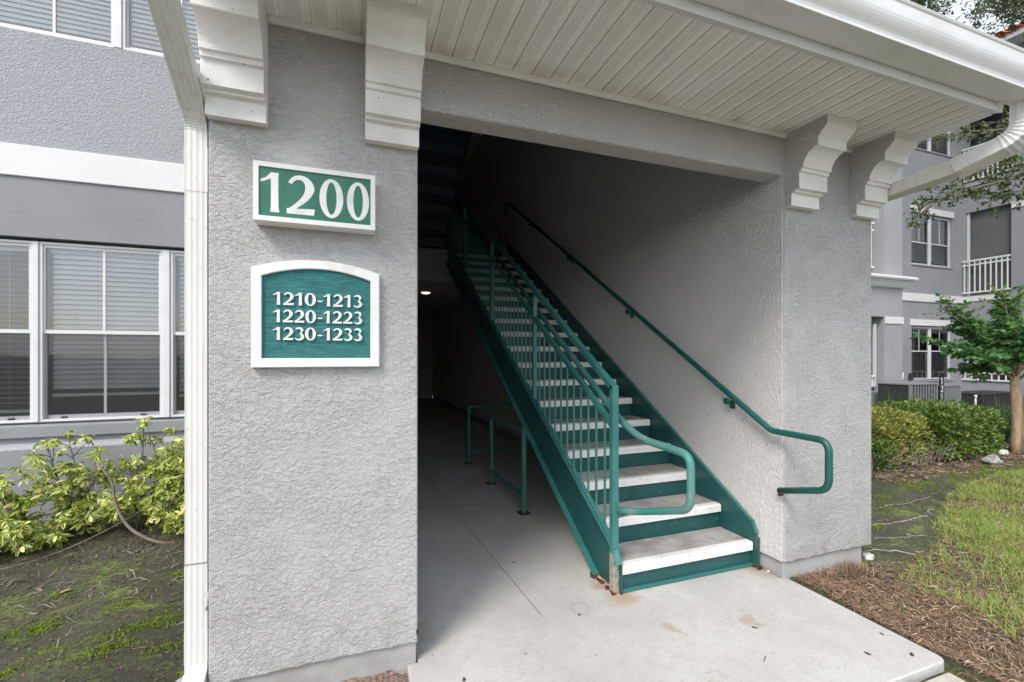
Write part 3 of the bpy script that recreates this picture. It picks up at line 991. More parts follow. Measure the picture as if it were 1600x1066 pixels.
# J channel along the wall, in sections between the brackets
CORB = [(PL0, -0.338), (0.062, PL1), (PR0, PR0 + 0.258), (3.362, PR1)]
for a, b in ((CORB[0][1] + 0.002, CORB[1][0] - 0.002), (CORB[1][1] + 0.002, CORB[2][0] - 0.002), (CORB[2][1] + 0.002, CORB[3][0] - 0.002)):
    prism('soffit_trim', [(YF - 0.002, ZS - 0.026), (YF - 0.014, ZS - 0.026), (YF - 0.018, ZS - 0.020), (YF - 0.022, ZS - 0.006), (YF - 0.022, ZS + 0.0005), (YF - 0.002, ZS + 0.0005)], a, b, 'x', M['corbel'], bld)
prism('soffit_trim', [(PR1 - 0.008, ZS - 0.004), (PR1 + 0.012, ZS - 0.018), (PR1 + 0.012, ZS + 0.1), (PR1 - 0.008, ZS + 0.1)], 1.50, YF + 0.4, 'y', M['alu'], bld)
# fascia in two lengths with the joint at x = 2.795
for a, b in ((-0.62, 2.7925), (2.7965, 3.655)):
    prism('fascia', [(1.520, 2.948), (1.524, 2.944), (1.562, 2.957), (1.562, 3.20), (1.520, 3.20)], a, b, 'x', M['alu'], bld)
prism('fascia', [(3.612, 2.955), (3.652, 2.950), (3.652, 3.2), (3.612, 3.2)], 1.564, 4.9, 'y', M['alu'], bld)
# skirt roof above
prism('skirt_roof', [(1.40, 3.20), (YF, 3.52), (YF, 3.44), (1.56, 3.19)], -0.62, 3.66, 'x', M['shingle'], bld)

# ---- corbels (scroll brackets)
CP = [(0.0, 2.4865), (0.049, 2.484), (0.051, 2.560), (0.056, 2.566), (0.078, 2.566), (0.079, 2.578), (0.105, 2.580), (0.105, 2.679), (0.118, 2.683), (0.119, 2.703), (0.132, 2.706)]
for t in np.linspace(0, 1, 8)[1:]:     # cove
    a = t * pi / 2
    CP.append((0.132 + 0.094 * (1 - cos(a)), 2.706 + 0.098 * sin(a)))
CP += [(0.228, 2.808), (0.229, 2.850)]
for t in np.linspace(0, 1, 8)[1:]:     # ogee bulge
    a = t * pi
    CP.append((0.229 + 0.058 * (1 - cos(a)) / 2 + 0.006 * sin(a), 2.850 + 0.078 * t))
CP += [(0.288, 2.955), (0.288, ZS + 0.002), (0.0, ZS + 0.002)]
def corbel(x0, x1, side_mat):
    bm = bmesh.new()
    poly = [(YF - d, z) for d, z in CP]
    fs = bm_prism(bm, poly, x0, x1, 'x', 0)
    for f in fs[-2:]:
        f.material_index = 1
    bmesh.ops.recalc_face_normals(bm, faces=bm.faces)
    ends = fs[-2:]
    bmesh.ops.bevel(bm, geom=[e for f in ends for e in f.edges], offset=0.0035, segments=2, affect='EDGES', profile=0.5)
    big = [f for f in bm.faces if len(f.verts) > 4]
    bmesh.ops.triangulate(bm, faces=big)
    return bm_done('corbel', bm, [M['corbel'], side_mat], bld)
corbel(*CORB[0], M['corbel'])
corbel(*CORB[1], M['corbel'])
corbel(*CORB[2], M['beam'])
corbel(*CORB[3], M['beam'])

# stucco chip and rust scar at the foot of the left pier
bm = bmesh.new()
bmesh.ops.create_icosphere(bm, subdivisions=2, radius=0.012)
for v in bm.verts:
    v.co = Vector((v.co.x * 0.9, v.co.y * 0.5, v.co.z * 2.2)) * (1 + 0.3 * sin(v.co.x * 900 + v.co.z * 700))
bm_done('stucco_chip', bm, M['rust'], bld, (0.302, YF + 0.006, 0.145))

# ------------------------------------------------------------------ gutter and downspouts
gut = thing('rain_gutter', 'white aluminium gutter running along the eave above the entrance', 'gutter', (1.5, 1.45, 3.0))
GP = [(1.518, 2.992), (1.392, 2.990), (1.386, 2.9915), (1.3855, 3.004), (1.388, 3.007)]
for t in np.linspace(0, 1, 9):
    GP.append((1.386 - 0.036 * (t ** 2 * (3 - 2 * t)) , 3.012 + 0.085 * t - 0.012 * sin(t * pi)))
GP += [(1.347, 3.135), (1.342, 3.140), (1.338, 3.150), (1.343, 3.157), (1.356, 3.157)]
inner = [(1.356, 3.150), (1.350, 3.145), (1.352, 3.10), (1.389, 3.014), (1.391, 2.995), (1.515, 2.997), (1.515, 3.14), (1.518, 3.14)]
prism('gutter_trough', GP + inner, -0.74, 3.86, 'x', M['alu'], gut)
for xe in (-0.742, 3.862):
    prism('end_cap', [p for p in GP] + [(1.518, 3.157)], xe - 0.002, xe + 0.002, 'x', M['alu'], gut)

def spout_profile(w, d):
    """rectangular pipe with shallow flutes"""
    pr_ = []
    def side(ax, ay, bx, by, nx, ny, n):
        for i in range(n):
            for (t, q) in ((0.12, 0), (0.35, -1), (0.65, -1), (0.88, 0)):
                s = (i + t) / n
                pr_.append((ax + (bx - ax) * s + nx * 0.0013 * q, ay + (by - ay) * s + ny * 0.0013 * q))
    side(-w / 2, -d / 2, w / 2, -d / 2, 0, -1, 4)
    side(w / 2, -d / 2, w / 2, d / 2, 1, 0, 3)
    side(w / 2, d / 2, -w / 2, d / 2, 0, 1, 4)
    side(-w / 2, d / 2, -w / 2, -d / 2, -1, 0, 3)
    return pr_

def crimped(name, pts, w, d, mat, parent, n=30, crimp=0.05, up=Vector((0, 0, 1)), r=0.12):
    path = round_path(pts, r, n)
    sc = []
    for i in range(len(path)):
        sc.append(1.0 + (crimp * (1 if (i % 2) else -1) if 0 < i < len(path) - 1 else 0))
    bm = bmesh.new()
    sweep(bm, path, spout_profile(w, d), sc, up=up)
    return bm_done(name, bm, mat, parent)

def straight(name, a, b, w, d, mat, parent, up=Vector((0, 0, 1)), s0=1.0, s1=1.0):
    bm = bmesh.new()
    sweep(bm, [a, b], spout_profile(w, d), [s0, s1], up=up)
    return bm_done(name, bm, mat, parent)

UPX = Vector((0, 1, 0))
ds = thing('downspout', 'white fluted downspout standing against the left edge of the left pier', 'downspout', (-0.612, 2.25, 0.12))
LX = -0.6115
W_, D_ = 0.082, 0.062
straight('pipe', (LX, 2.252, 0.20), (LX, 2.252, 0.335), W_, D_, M['spout'], ds, UPX, 1.05, 1.05)
straight('pipe', (LX, 2.252, 0.33), (LX, 2.252, 2.19), W_, D_, M['spout'], ds, UPX, 1.0, 1.0)
straight('pipe', (LX, 2.252, 2.185), (LX, 2.252, 2.37), W_, D_, M['spout'], ds, UPX, 1.06, 1.06)
crimped('elbow', [(LX, 2.252, 2.36), (LX, 2.250, 2.475), (LX, 2.185, 2.532)], W_, D_, M['spout'], ds, 10, 0.022, UPX, 0.08)
straight('pipe', (LX, 2.19, 2.528), (LX, 1.60, 2.905), W_, D_, M['spout'], ds, UPX, 1.05, 1.05)
crimped('elbow', [(LX, 1.63, 2.888), (LX, 1.45, 2.94), (LX, 1.452, 3.0)], W_, D_, M['spout'], ds, 10, 0.022, UPX, 0.1)
crimped('shoe', [(LX, 2.252, 0.205), (LX, 2.250, 0.15), (LX, 2.10, 0.085)], W_, D_, M['spout'], ds, 8, 0.022, UPX, 0.07)
bm = bmesh.new()
bm_box(bm, -0.0432, 0.0432, -0.0332, 0.0332, -0.0015, 0.0015)
bm_done('joint', bm, M['bark'], ds, (LX, 2.252, 0.62))
straight('pipe', (LX, 2.252, 0.335), (LX, 2.252, 0.618), W_, D_, M['spout'], ds, UPX, 1.03, 1.03)

ds2 = thing('downspout', 'white fluted downspout curving from the gutter end back to the right pier', 'downspout', (3.7, 1.45, 2.9))
crimped('elbow', [(3.755, 1.455, 2.995), (3.750, 1.462, 2.79), (3.700, 1.76, 2.705)], 0.128, 0.098, M['alu'], ds2, 15, 0.03, Vector((0, 1, 0)), 0.2)
straight('pipe', (3.704, 1.72, 2.712), (3.665, 2.30, 2.665), 0.120, 0.090, M['spout'], ds2, Vector((0, 0, 1)), 1.0, 1.0)
straight('pipe', (3.650, 2.31, 2.69), (3.650, 2.31, 0.15), 0.082, 0.062, M['spout'], ds2, UPX)

# ------------------------------------------------------------------ staircase
RUN, RISE, Y1 = 0.2893, 0.178, 2.405
NS = 18
SXL, SXR = 1.595, 2.683
def nose_y(k):
    return Y1 + RUN * (k - 1)
def nose_z(y):
    return RISE + (y - Y1) * RISE / RUN
st = thing('staircase', 'teal steel staircase with white-nosed concrete treads climbing along the right wall', 'staircase', (2.13, 2.4, 0))
# tread mesh (a precast plank, rounded lip, painted nose)
def tread_mesh():
    bm = bmesh.new()
    x0, x1 = -(SXR - SXL) / 2 + 0.006, (SXR - SXL) / 2 - 0.006
    prof = [(0.0, -0.058), (0.0, -0.010), (0.004, -0.003), (0.012, 0.0), (0.056, 0.0), (RUN + 0.012, 0.0), (RUN + 0.012, -0.05), (0.03, -0.05), (0.03, -0.058)]
    fs = bm_prism(bm, prof, x0, x1, 'x', 0)
    for i in (0, 1, 2, 3):
        fs[i].material_index = 1
    bmesh.ops.recalc_face_normals(bm, faces=bm.faces)
    me = bpy.data.meshes.new('tread')
    bm.to_mesh(me)
    bm.free()
    me.materials.append(M['tread'])
    me.materials.append(M['nose'])
    return me
tm = tread_mesh()
bm = bmesh.new()
bm_box(bm, -(SXR - SXL) / 2 + 0.004, (SXR - SXL) / 2 - 0.004, 0, 0.006, -0.128, -0.0005)
bmesh.ops.recalc_face_normals(bm, faces=bm.faces)
rm = bpy.data.meshes.new('riser')
bm.to_mesh(rm)
bm.free()
rm.materials.append(M['teal_plain'])
for k in range(1, NS + 1):
    y, z = nose_y(k), RISE * k
    put('tread', tm, st, ((SXL + SXR) / 2, y, z))
    put('riser', rm, st, ((SXL + SXR) / 2, y + 0.022, z - 0.0575))
put('riser', rm, st, ((SXL + SXR) / 2, nose_y(NS + 1) + 0.022, RISE * (NS + 1) - 0.0575))
box('toe_angle', SXL + 0.002, SXR - 0.002, Y1 + 0.004, Y1 + 0.021, 0.001, 0.026, M['teal_toe'], st, 0.002)
# crack across the first tread
def crack(pts, w, z, parent):
    V, F = [], []
    for i, (x, y) in enumerate(pts):
        s = w * (0.5 + 0.6 * random.random())
        V += [(x - s, y, z), (x + s, y, z)]
    for i in range(len(pts) - 1):
        F.append((2 * i, 2 * i + 1, 2 * i + 3, 2 * i + 2))
    return put('crack', mesh_from('crack', V, F, M['gum']), parent)
crack([(2.02, Y1 + 0.26), (2.035, Y1 + 0.22), (2.05, Y1 + 0.16), (2.10, Y1 + 0.12), (2.14, Y1 + 0.08), (2.15, Y1 + 0.03)], 0.0022, RISE + 0.0012, st)

# stringers: channels with flanges
def stringer_outline(t_off, b_off, yend):
    yt0 = Y1 + 0.01
    yb = None
    # top edge follows the nosing line + t_off, foot cut on the slab, front cut plumb
    a = (Y1 - 0.010, 0.004)
    b = (Y1 - 0.010, nose_z(Y1 - 0.010) + t_off - 0.055)
    b2 = (Y1 + 0.030, nose_z(Y1 + 0.03) + t_off)
    c = (yend, nose_z(yend) + t_off)
    d = (yend, nose_z(yend) + b_off)
    yb = Y1 + (-b_off - RISE + 0.004) * RUN / RISE
    e = (yb, 0.004)
    return [a, b, b2, c, d, e]
YE = nose_y(NS + 1) + 0.10
def channel(x_web0, x_web1, fl0, fl1, t_off, b_off, mat):
    o = stringer_outline(t_off, b_off, YE)
    s = prism('stringer', o, x_web0, x_web1, 'x', mat, st)
    # flanges top and bottom
    ft = 0.010
    a, b, b2, c, d, e = [Vector((0, p[0], p[1])) for p in o]
    bm = bmesh.new()
    def strip(p, q, off):
        t = (q - p).normalized()
        n = Vector((0, -t.z, t.y)) * off
        vs = []
        for P_ in (p, q, q + n, p + n):
            for X_ in (fl0, fl1):
                vs.append(bm.verts.new((X_, P_.y, P_.z)))
        for f in ((0, 2, 3, 1), (2, 4, 5, 3), (4, 6, 7, 5), (6, 0, 1, 7), (0, 6, 4, 2), (1, 3, 5, 7)):
            bm.faces.new([vs[i] for i in f])
    strip(b2, c, ft)
    strip(e, d, ft)
    strip(b, b2, ft)
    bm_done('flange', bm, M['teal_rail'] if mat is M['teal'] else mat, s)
    return s
# left stringer: flanges turn out to the passage side
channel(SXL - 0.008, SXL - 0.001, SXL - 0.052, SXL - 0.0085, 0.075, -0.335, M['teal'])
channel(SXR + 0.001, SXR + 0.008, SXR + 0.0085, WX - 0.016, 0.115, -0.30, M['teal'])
for z_, x_ in ((0, SXR + 0.012),):
    box('stringer_foot', x_, WX - 0.016, Y1 - 0.028, Y1 - 0.012, 0.003, nose_z(Y1) + 0.035, M['teal'], st, 0.003)
# rusted plate under the left stringer foot
bm = bmesh.new()
rr = random.Random(5)
for i in range(26):
    t = rr.random()
    cx, cy = SXL - 0.045 + rr.uniform(-0.012, 0.012), Y1 + 0.0 + t * 0.30
    s = rr.uniform(0.005, 0.014)
    vs, fs = bm_box(bm, cx - s, cx + s, cy - s, cy + s, -0.001, 0.004 + s * 0.5)
    for v in vs:
        v.co += Vector((rr.uniform(-.004, .004), rr.uniform(-.004, .004), rr.uniform(-.001, .003)))
for i in range(16):
    cx, cy = WX - 0.035 + rr.uniform(-0.02, 0.02), Y1 - 0.02 + rr.uniform(-0.03, 0.06)
    s = rr.uniform(0.006, 0.014)
    vs, fs = bm_box(bm, cx - s, cx + s, cy - s, cy + s, -0.001, 0.004 + s * 0.6)
o = bm_done('rust_flakes', bm, M['rust'], st)
o['kind'] = 'stuff'

# guard rail on the open side
gr = thing('stair_railing', 'teal steel guard railing with thin balusters on the open left side of the staircase', 'railing', (1.57, 2.45, 0))
RX = 1.570
def rail_z(y, off):
    return nose_z(y) + off
OFF_T, OFF_M = 1.082, 0.835
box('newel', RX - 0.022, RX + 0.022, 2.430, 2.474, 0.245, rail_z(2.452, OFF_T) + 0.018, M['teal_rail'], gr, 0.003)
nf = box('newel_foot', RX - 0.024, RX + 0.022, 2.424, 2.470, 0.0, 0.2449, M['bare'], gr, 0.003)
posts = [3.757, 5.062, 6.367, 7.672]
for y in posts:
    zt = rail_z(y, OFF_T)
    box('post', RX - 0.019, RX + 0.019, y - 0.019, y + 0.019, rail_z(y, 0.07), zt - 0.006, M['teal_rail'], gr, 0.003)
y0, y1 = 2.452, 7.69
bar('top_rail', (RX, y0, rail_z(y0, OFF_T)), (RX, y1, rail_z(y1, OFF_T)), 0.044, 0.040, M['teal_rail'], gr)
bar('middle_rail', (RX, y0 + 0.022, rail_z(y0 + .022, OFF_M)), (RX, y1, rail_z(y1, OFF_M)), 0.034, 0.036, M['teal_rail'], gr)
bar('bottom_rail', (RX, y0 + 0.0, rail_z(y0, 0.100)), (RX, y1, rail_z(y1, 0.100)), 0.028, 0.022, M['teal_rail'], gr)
bal = None
edges = [2.452] + posts
bh = OFF_M - 0.100 - 0.012
for i in range(len(edges) - 1):
    a, b = edges[i], edges[i + 1]
    n = 12
    for k in range(1, n):
        y = a + (b - a) * k / n
        if bal is None:
            bm = bmesh.new()
            sweep(bm, [(0, 0, 0), (0, 0, bh)], rect(0.0135, 0.0135, 0.002))
            bmesh.ops.recalc_face_normals(bm, faces=bm.faces)
            bal = bpy.data.meshes.new('baluster')
            bm.to_mesh(bal)
            bm.free()
            bal.materials.append(M['teal_rail'])
        put('baluster', bal, gr, (RX, y, rail_z(y, 0.104)))
# inner handrail tube, bent level at the foot and returned to the newel
IX = 1.668
def inner_z(y):
    return nose_z(y) + 0.815
pts = [(IX, 7.65, inner_z(7.65)), (IX, 2.52, inner_z(2.52)), (IX, 2.30, 0.985), (IX, 1.882, 0.975), (IX, 1.880, 0.690), (1.655, 2.30, 0.545), (1.585, 2.43, 0.520)]
tube('handrail', round_path(pts, [0, 0.12, 0.12, 0.075, 0.075, 0.06, 0], 7), 0.0215, M['worn'], gr, 14)
for y in (2.75, 4.1, 5.4, 6.7):
    z = inner_z(y)
    tube('rail_bracket', round_path([(IX, y, z - 0.02), (IX, y, z - 0.06), (RX + 0.015, y, z - 0.062)], 0.02, 5), 0.007, M['teal_rail'], gr, 8)
put_b = tube('rail_bracket', round_path([(1.655, 2.33, 0.545), (1.625, 2.40, 0.50), (1.59, 2.45, 0.47)], 0.02, 4), 0.009, M['worn'], gr, 8)

# wall handrail
wh = thing('wall_handrail', 'dark green tubular handrail fixed to the right-hand stair wall, looped at its foot', 'handrail', (2.66, 2.2, 0.6))
HX = 2.652
def wz(y):
    return nose_z(y) + 0.880
pts = [(2.70, 7.86, 4.12), (HX, 7.74, 4.28), (HX, 7.42, 4.17), (HX, 2.235, 0.992), (HX, 1.852, 0.990), (HX, 1.852, 0.700), (HX + 0.028, 2.200, 0.597)]
pts[2] = (HX, 7.40, wz(7.40))
tube('rail_tube', round_path(pts, [0, 0.08, 0.08, 0.03, 0.07, 0.07, 0], 7), 0.0205, M['teal_grip'], wh, 14)
for y in (2.62, 3.90, 5.22, 6.54, 7.3):
    z = wz(y)
    bk = box('bracket', HX - 0.004, WX - 0.012, y - 0.018, y + 0.018, z - 0.062, z - 0.050, M['teal_grip'], wh, 0.002)
    box('wall_plate', WX - 0.020, WX - 0.0125, y - 0.022, y + 0.022, z - 0.095, z - 0.035, M['teal_grip'], bk)
    box('saddle', HX - 0.010, HX + 0.010, y - 0.02, y + 0.02, z - 0.0495, z - 0.015, M['teal_grip'], bk)
tube('bolt', [(HX + 0.035, 2.21, 0.567), (WX - 0.002, 2.216, 0.562)], 0.008, M['rust'], wh, 8)

# small guard under the stair keeping heads clear
ug = thing('under_stair_guard', 'low teal pipe barrier on base plates under the staircase', 'railing', (1.545, 5.0, 0))
UX = 1.545
for y, zt in ((3.962, 0.79), (5.002, 0.80), (6.066, 0.80)):
    p_ = box('post', UX - 0.019, UX + 0.019, y - 0.019, y + 0.019, 0.006, zt - 0.02, M['teal_rail'], ug, 0.003)
    box('base_plate', UX - 0.055, UX + 0.055, y - 0.055, y + 0.055, 0.0005, 0.0065, M['plate_rust'], p_, 0.001)
bar('top_rail', (UX, 3.945, 0.785), (UX, 5.02, 0.785), 0.038, 0.038, M['teal_rail'], ug)
bar('bottom_rail', (UX, 3.983, 0.155), (UX, 4.982, 0.155), 0.034, 0.034, M['teal_rail'], ug)
bar('top_rail', (UX, 6.066, 0.785), (WX - 0.03, 6.066, 0.785), 0.038, 0.038, M['teal_rail'], ug)
bar('bottom_rail', (UX + 0.02, 6.066, 0.155), (WX - 0.03, 6.066, 0.155), 0.034, 0.034, M['teal_rail'], ug)

# upper flight coming forward over the passage, seen from below
uf = thing('upper_stair_flight', 'dark underside of the upper stair flight hanging over the left of the passage', 'staircase', (0.9, 7.4, 3.3))
UA, UB = 0.34, 1.47
me_t = me_r = None
for k in range(1, 16):
    y = 7.45 - RUN * k
    z = 3.34 + RISE * k
    if me_t is None:
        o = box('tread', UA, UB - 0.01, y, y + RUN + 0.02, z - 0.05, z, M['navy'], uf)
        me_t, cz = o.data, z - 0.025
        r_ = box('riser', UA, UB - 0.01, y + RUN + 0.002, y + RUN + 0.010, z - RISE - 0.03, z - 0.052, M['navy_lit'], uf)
        p_ = box('tread_pan', UA, UB - 0.01, y, y + RUN, z - 0.060, z - 0.052, M['navy'], uf)
        me_r, me_p = r_.data, p_.data
    else:
        put('tread', me_t, uf, ((UA + UB - 0.01) / 2, y + RUN / 2 + 0.01, z - 0.025))
        put('riser', me_r, uf, ((UA + UB - 0.01) / 2, y + RUN + 0.006, z - RISE / 2 - 0.041))
        put('tread_pan', me_p, uf, ((UA + UB - 0.01) / 2, y + RUN / 2, z - 0.056))
for xa in (UA - 0.03, UB - 0.01):
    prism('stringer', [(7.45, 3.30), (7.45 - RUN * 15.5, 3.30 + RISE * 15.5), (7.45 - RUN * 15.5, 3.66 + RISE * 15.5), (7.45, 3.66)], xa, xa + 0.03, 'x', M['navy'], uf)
# a dark railing of the landing seen through the balusters
lr = thing('landing_railing', 'dark railing of the upper landing at the head of the stairs', 'railing', (1.5, 7.7, 3.36))
bar('top_rail', (0.34, 7.76, 4.40), (1.52, 7.76, 4.40), 0.04, 0.04, M['navy'], lr)
bar('bottom_rail', (0.34, 7.76, 3.46), (1.52, 7.76, 3.46), 0.03, 0.03, M['navy'], lr)
for i in range(11):
    x = 0.40 + i * 0.11
    bar('baluster', (x, 7.76, 3.476), (x, 7.76, 4.38), 0.014, 0.014, M['navy'], lr, 0.001)

# passage ceiling lamp, lit
cl = thing('ceiling_light', 'small lit round ceiling light in the dark passage', 'ceiling light', (1.425, 9.1, 2.79))
bm = bmesh.new()
sweep(bm, [(0, 0, 0.0), (0, 0, -0.02)], circ(0.105, 24))
bm_done('base', bm, M['frame'], cl, (1.425, 9.1, 2.79))
bm = bmesh.new()
bmesh.ops.create_uvsphere(bm, u_segments=20, v_segments=10, radius=0.09)
for v in bm.verts:
    v.co.z = v.co.z * 0.32
bm_done('diffuser', bm, M['glow'], cl, (1.425, 9.1, 2.768), smooth=True)

# ------------------------------------------------------------------ signs
def stroke_poly(pts, widths, n=14):
    """pts: control polyline already dense; returns left+right outlines"""
    P = [Vector((p[0], p[1])) for p in pts]
    L, R = [], []
    for i, p in enumerate(P):
        a, b = P[max(i - 1, 0)], P[min(i + 1, len(P) - 1)]
        t = (b - a).normalized()
        nn = Vector((-t.y, t.x))
        L.append(p + nn * widths[i] / 2)
        R.append(p - nn * widths[i] / 2)
    return L, R

def glyph(ch):
    """list of shapes; each shape is (outer strip L, strip R) quads in a 0..1 high cell; returns (shapes, advance)"""
    S = []
    if ch == '0':
        n = 40
        L, R = [], []
        for i in range(n + 1):
            a = 2 * pi * i / n
            ca, sa = cos(a), sin(a)
            L.append(Vector((0.33 + 0.325 * ca, 0.5 + 0.515 * sa)))
            R.append(Vector((0.33 + 0.140 * ca, 0.5 + 0.430 * sa)))
        S.append((L, R))
        return S, 0.72
    if ch == '1':
        S.append(([Vector((0.215, 1.0)), Vector((0.228, 0.85)), Vector((0.232, 0.5)), Vector((0.228, 0.12)), Vector((0.212, 0.0))],
                  [Vector((0.40, 1.0)), Vector((0.395, 0.85)), Vector((0.392, 0.5)), Vector((0.397, 0.12)), Vector((0.415, 0.0))]))
        S.append(([Vector((0.0, 0.80)), Vector((0.12, 0.86)), Vector((0.23, 0.99))], [Vector((0.02, 0.735)), Vector((0.14, 0.79)), Vector((0.23, 0.845))]))
        return S, 0.56
    if ch == '2':
        pts, w = [], []
        def arcp(cx, cy, rx, ry, a0, a1, n, w0, w1, wm=None):
            for i in range(n + 1):
                t = i / n
                a = radians(a0 + (a1 - a0) * t)
                pts.append((cx + rx * cos(a), cy + ry * sin(a)))
                ww = w0 + (w1 - w0) * t
                if wm is not None:
                    ww += (wm - (w0 + w1) / 2) * 4 * t * (1 - t)
                w.append(ww)
        arcp(0.295, 0.69, 0.215, 0.26, 160, 0, 16, 0.085, 0.205, 0.125)
        for t in np.linspace(0.08, 1, 12):
            x = 0.51 * (1 - t) ** 2 + 0.50 * 2 * t * (1 - t) + 0.09 * t * t
            y = 0.69 * (1 - t) ** 2 + 0.43 * 2 * t * (1 - t) + 0.10 * t * t
            pts.append((x, y))
            w.append(0.205 * (1 - t) + 0.085 * t)
        S.append(stroke_poly(pts, w))
        S.append(([Vector((0.02, 0.135)), Vector((0.3, 0.145)), Vector((0.62, 0.165))], [Vector((0.02, 0.0)), Vector((0.3, 0.0)), Vector((0.60, 0.0))]))
        return S, 0.68
    if ch == '3':
        pts, w = [], []
        n = 14
        for i in range(n + 1):
            t = i / n
            a = radians(150 - 215 * t)
            pts.append((0.25 + 0.20 * cos(a), 0.755 + 0.205 * sin(a)))
            w.append(0.07 + 0.10 * sin(pi * min(1, t * 1.1)) ** 1.5)
        S.append(stroke_poly(pts, w))
        pts, w = [], []
        for i in range(n + 3):
            t = i / (n + 2)
            a = radians(75 - 225 * t)
            pts.append((0.245 + 0.24 * cos(a), 0.275 + 0.245 * sin(a)))
            w.append(0.06 + 0.115 * sin(pi * min(1, 0.15 + t * 0.85)) ** 1.5)
        S.append(stroke_poly(pts, w))
        return S, 0.62
    if ch == '-':
        S.append(([Vector((0.04, 0.43)), Vector((0.33, 0.43))], [Vector((0.04, 0.33)), Vector((0.33, 0.33))]))
        return S, 0.38
    return S, 0.3

def char_mesh(ch, h, wscale, th):
    S, adv = glyph(ch)
    bm = bmesh.new()
    for si, (L, R) in enumerate(S):
        e = 0.0003 * si
        def mk(v, y):
            return bm.verts.new((v.x * h * wscale, y, v.y * h))
        f0 = [mk(v, -th - e) for v in L]
        f1 = [mk(v, -th - e) for v in R]
        b0 = [mk(v, 0) for v in L]
        b1 = [mk(v, 0) for v in R]
        n = len(L)
        for i in range(n - 1):
            bm.faces.new((f0[i], f0[i + 1], f1[i + 1], f1[i]))
            bm.faces.new((f0[i], b0[i], b0[i + 1], f0[i + 1]))
            bm.faces.new((f1[i], f1[i + 1], b1[i + 1], b1[i]))
        bm.faces.new((f0[0], f1[0], b1[0], b0[0]))
        bm.faces.new((f0[-1], b0[-1], b1[-1], f1[-1]))
    bmesh.ops.recalc_face_normals(bm, faces=bm.faces)
    me = bpy.data.meshes.new('digit')
    bm.to_mesh(me)
    bm.free()
    me.materials.append(M['sign_white'])
    return me, adv * h * wscale

sg = thing('building_number_sign', 'white-framed green box sign reading 1200 on the left pier', 'sign', (-0.14, 2.2, 2.18))
A0, A1, B0, B1 = -0.381, 0.104, 2.060, 2.306
YS = 2.110
bm = bmesh.new()
fwid = 0.020
bm_box(bm, A0, A1, YS + 0.014, YF - 0.001, B0, B1)
for q in ((A0, A1, B0, B0 + fwid), (A0, A1, B1 - fwid, B1), (A0, A0 + fwid, B0 + fwid, B1 - fwid), (A1 - fwid, A1, B0 + fwid, B1 - fwid)):
    bm_box(bm, q[0], q[1], YS, YS + 0.0135, q[2], q[3])
bm_done('box_frame', bm, M['sign_white'], sg)
box('green_panel', A0 + fwid + 0.001, A1 - fwid - 0.001, YS + 0.008, YS + 0.0139, B0 + fwid + 0.001, B1 - fwid - 0.001, M['sign_green'], sg)
for ch, x0, x1 in (('1', -0.356, -0.284), ('2', -0.256, -0.146), ('0', -0.128, -0.031), ('0', -0.016, 0.078)):
    zb, zt = 2.100, 2.266
    S, adv = glyph(ch)
    mx = max(v.x for L, R in S for v in L + R)
    mn = min(v.x for L, R in S for v in L + R)
    me, _ = char_mesh(ch, zt - zb, (x1 - x0) / ((mx - mn) * (zt - zb)), 0.001)
    o = put('digit', me, sg, (x0 - mn * (x1 - x0) / (mx - mn), YS + 0.0078, zb))

s2 = thing('unit_directory_sign', 'arched white-framed teal wooden sign listing 1210-1213, 1220-1223 and 1230-1233', 'sign', (-0.137, 2.2, 1.66))
C0, C1, E0, E1, E2 = -0.400, 0.126, 1.443, 1.872, 1.918
def arch(x0, x1, z0, zs, zc, n=18):
    pts_ = [(x0, z0), (x1, z0), (x1, zs)]
    w = (x1 - x0) / 2
    s = zc - zs
    R_ = (w * w + s * s) / (2 * s)
    cx, cz = (x0 + x1) / 2, zc - R_
    a0 = math.asin(w / R_)
    for i in range(1, n):
        a = a0 - 2 * a0 * i / n
        pts_.append((cx + R_ * sin(a), cz + R_ * cos(a)))
    pts_.append((x0, zs))
    return pts_
n_ = 18
out = arch(C0, C1, E0, E1, E2, n_)
inn = arch(C0 + 0.040, C1 - 0.040, E0 + 0.040, E1 - 0.034, E2 - 0.038, n_)
bm = bmesh.new()
Y0s, Y1s = 2.170, 2.1985
fo = [bm.verts.new((x, Y0s, z)) for x, z in out]
fi = [bm.verts.new((x, Y0s, z)) for x, z in inn]
bo = [bm.verts.new((x, Y1s, z)) for x, z in out]
bi = [bm.verts.new((x, Y1s - 0.002, z)) for x, z in inn]
for i in range(len(out)):
    j = (i + 1) % len(out)
    bm.faces.new((fo[i], fo[j], fi[j], fi[i]))
    bm.faces.new((fo[i], bo[i], bo[j], fo[j]))
    bm.faces.new((fi[i], fi[j], bi[j], bi[i]))
bmesh.ops.recalc_face_normals(bm, faces=bm.faces)
bmesh.ops.bevel(bm, geom=[e for e in bm.edges if all(abs(v.co.y - Y0s) < 1e-6 for v in e.verts) and len(e.link_faces) == 2 and any(abs(f.normal.y) < 0.5 for f in e.link_faces)], offset=0.003, segments=2, affect='EDGES')
bm_done('frame', bm, M['sign_white'], s2)
prism('board', arch(C0 + 0.039, C1 - 0.039, E0 + 0.039, E1 - 0.033, E2 - 0.037, n_), 2.184, 2.197, 'y', M['sign_teal'], s2)
for txt, zb in (('1210-1213', 1.716), ('1220-1223', 1.640), ('1230-1233', 1.563)):
    h = 0.055
    adv = sum(glyph(c_)[1] for c_ in txt)
    ws = (0.052 + 0.318) / (adv * h)
    x = -0.317
    for c_ in txt:
        me, ad = char_mesh(c_, h, ws, 0.009)
        put('dash' if c_ == '-' else 'digit', me, s2, (x, 2.1838, zb))
        x += ad

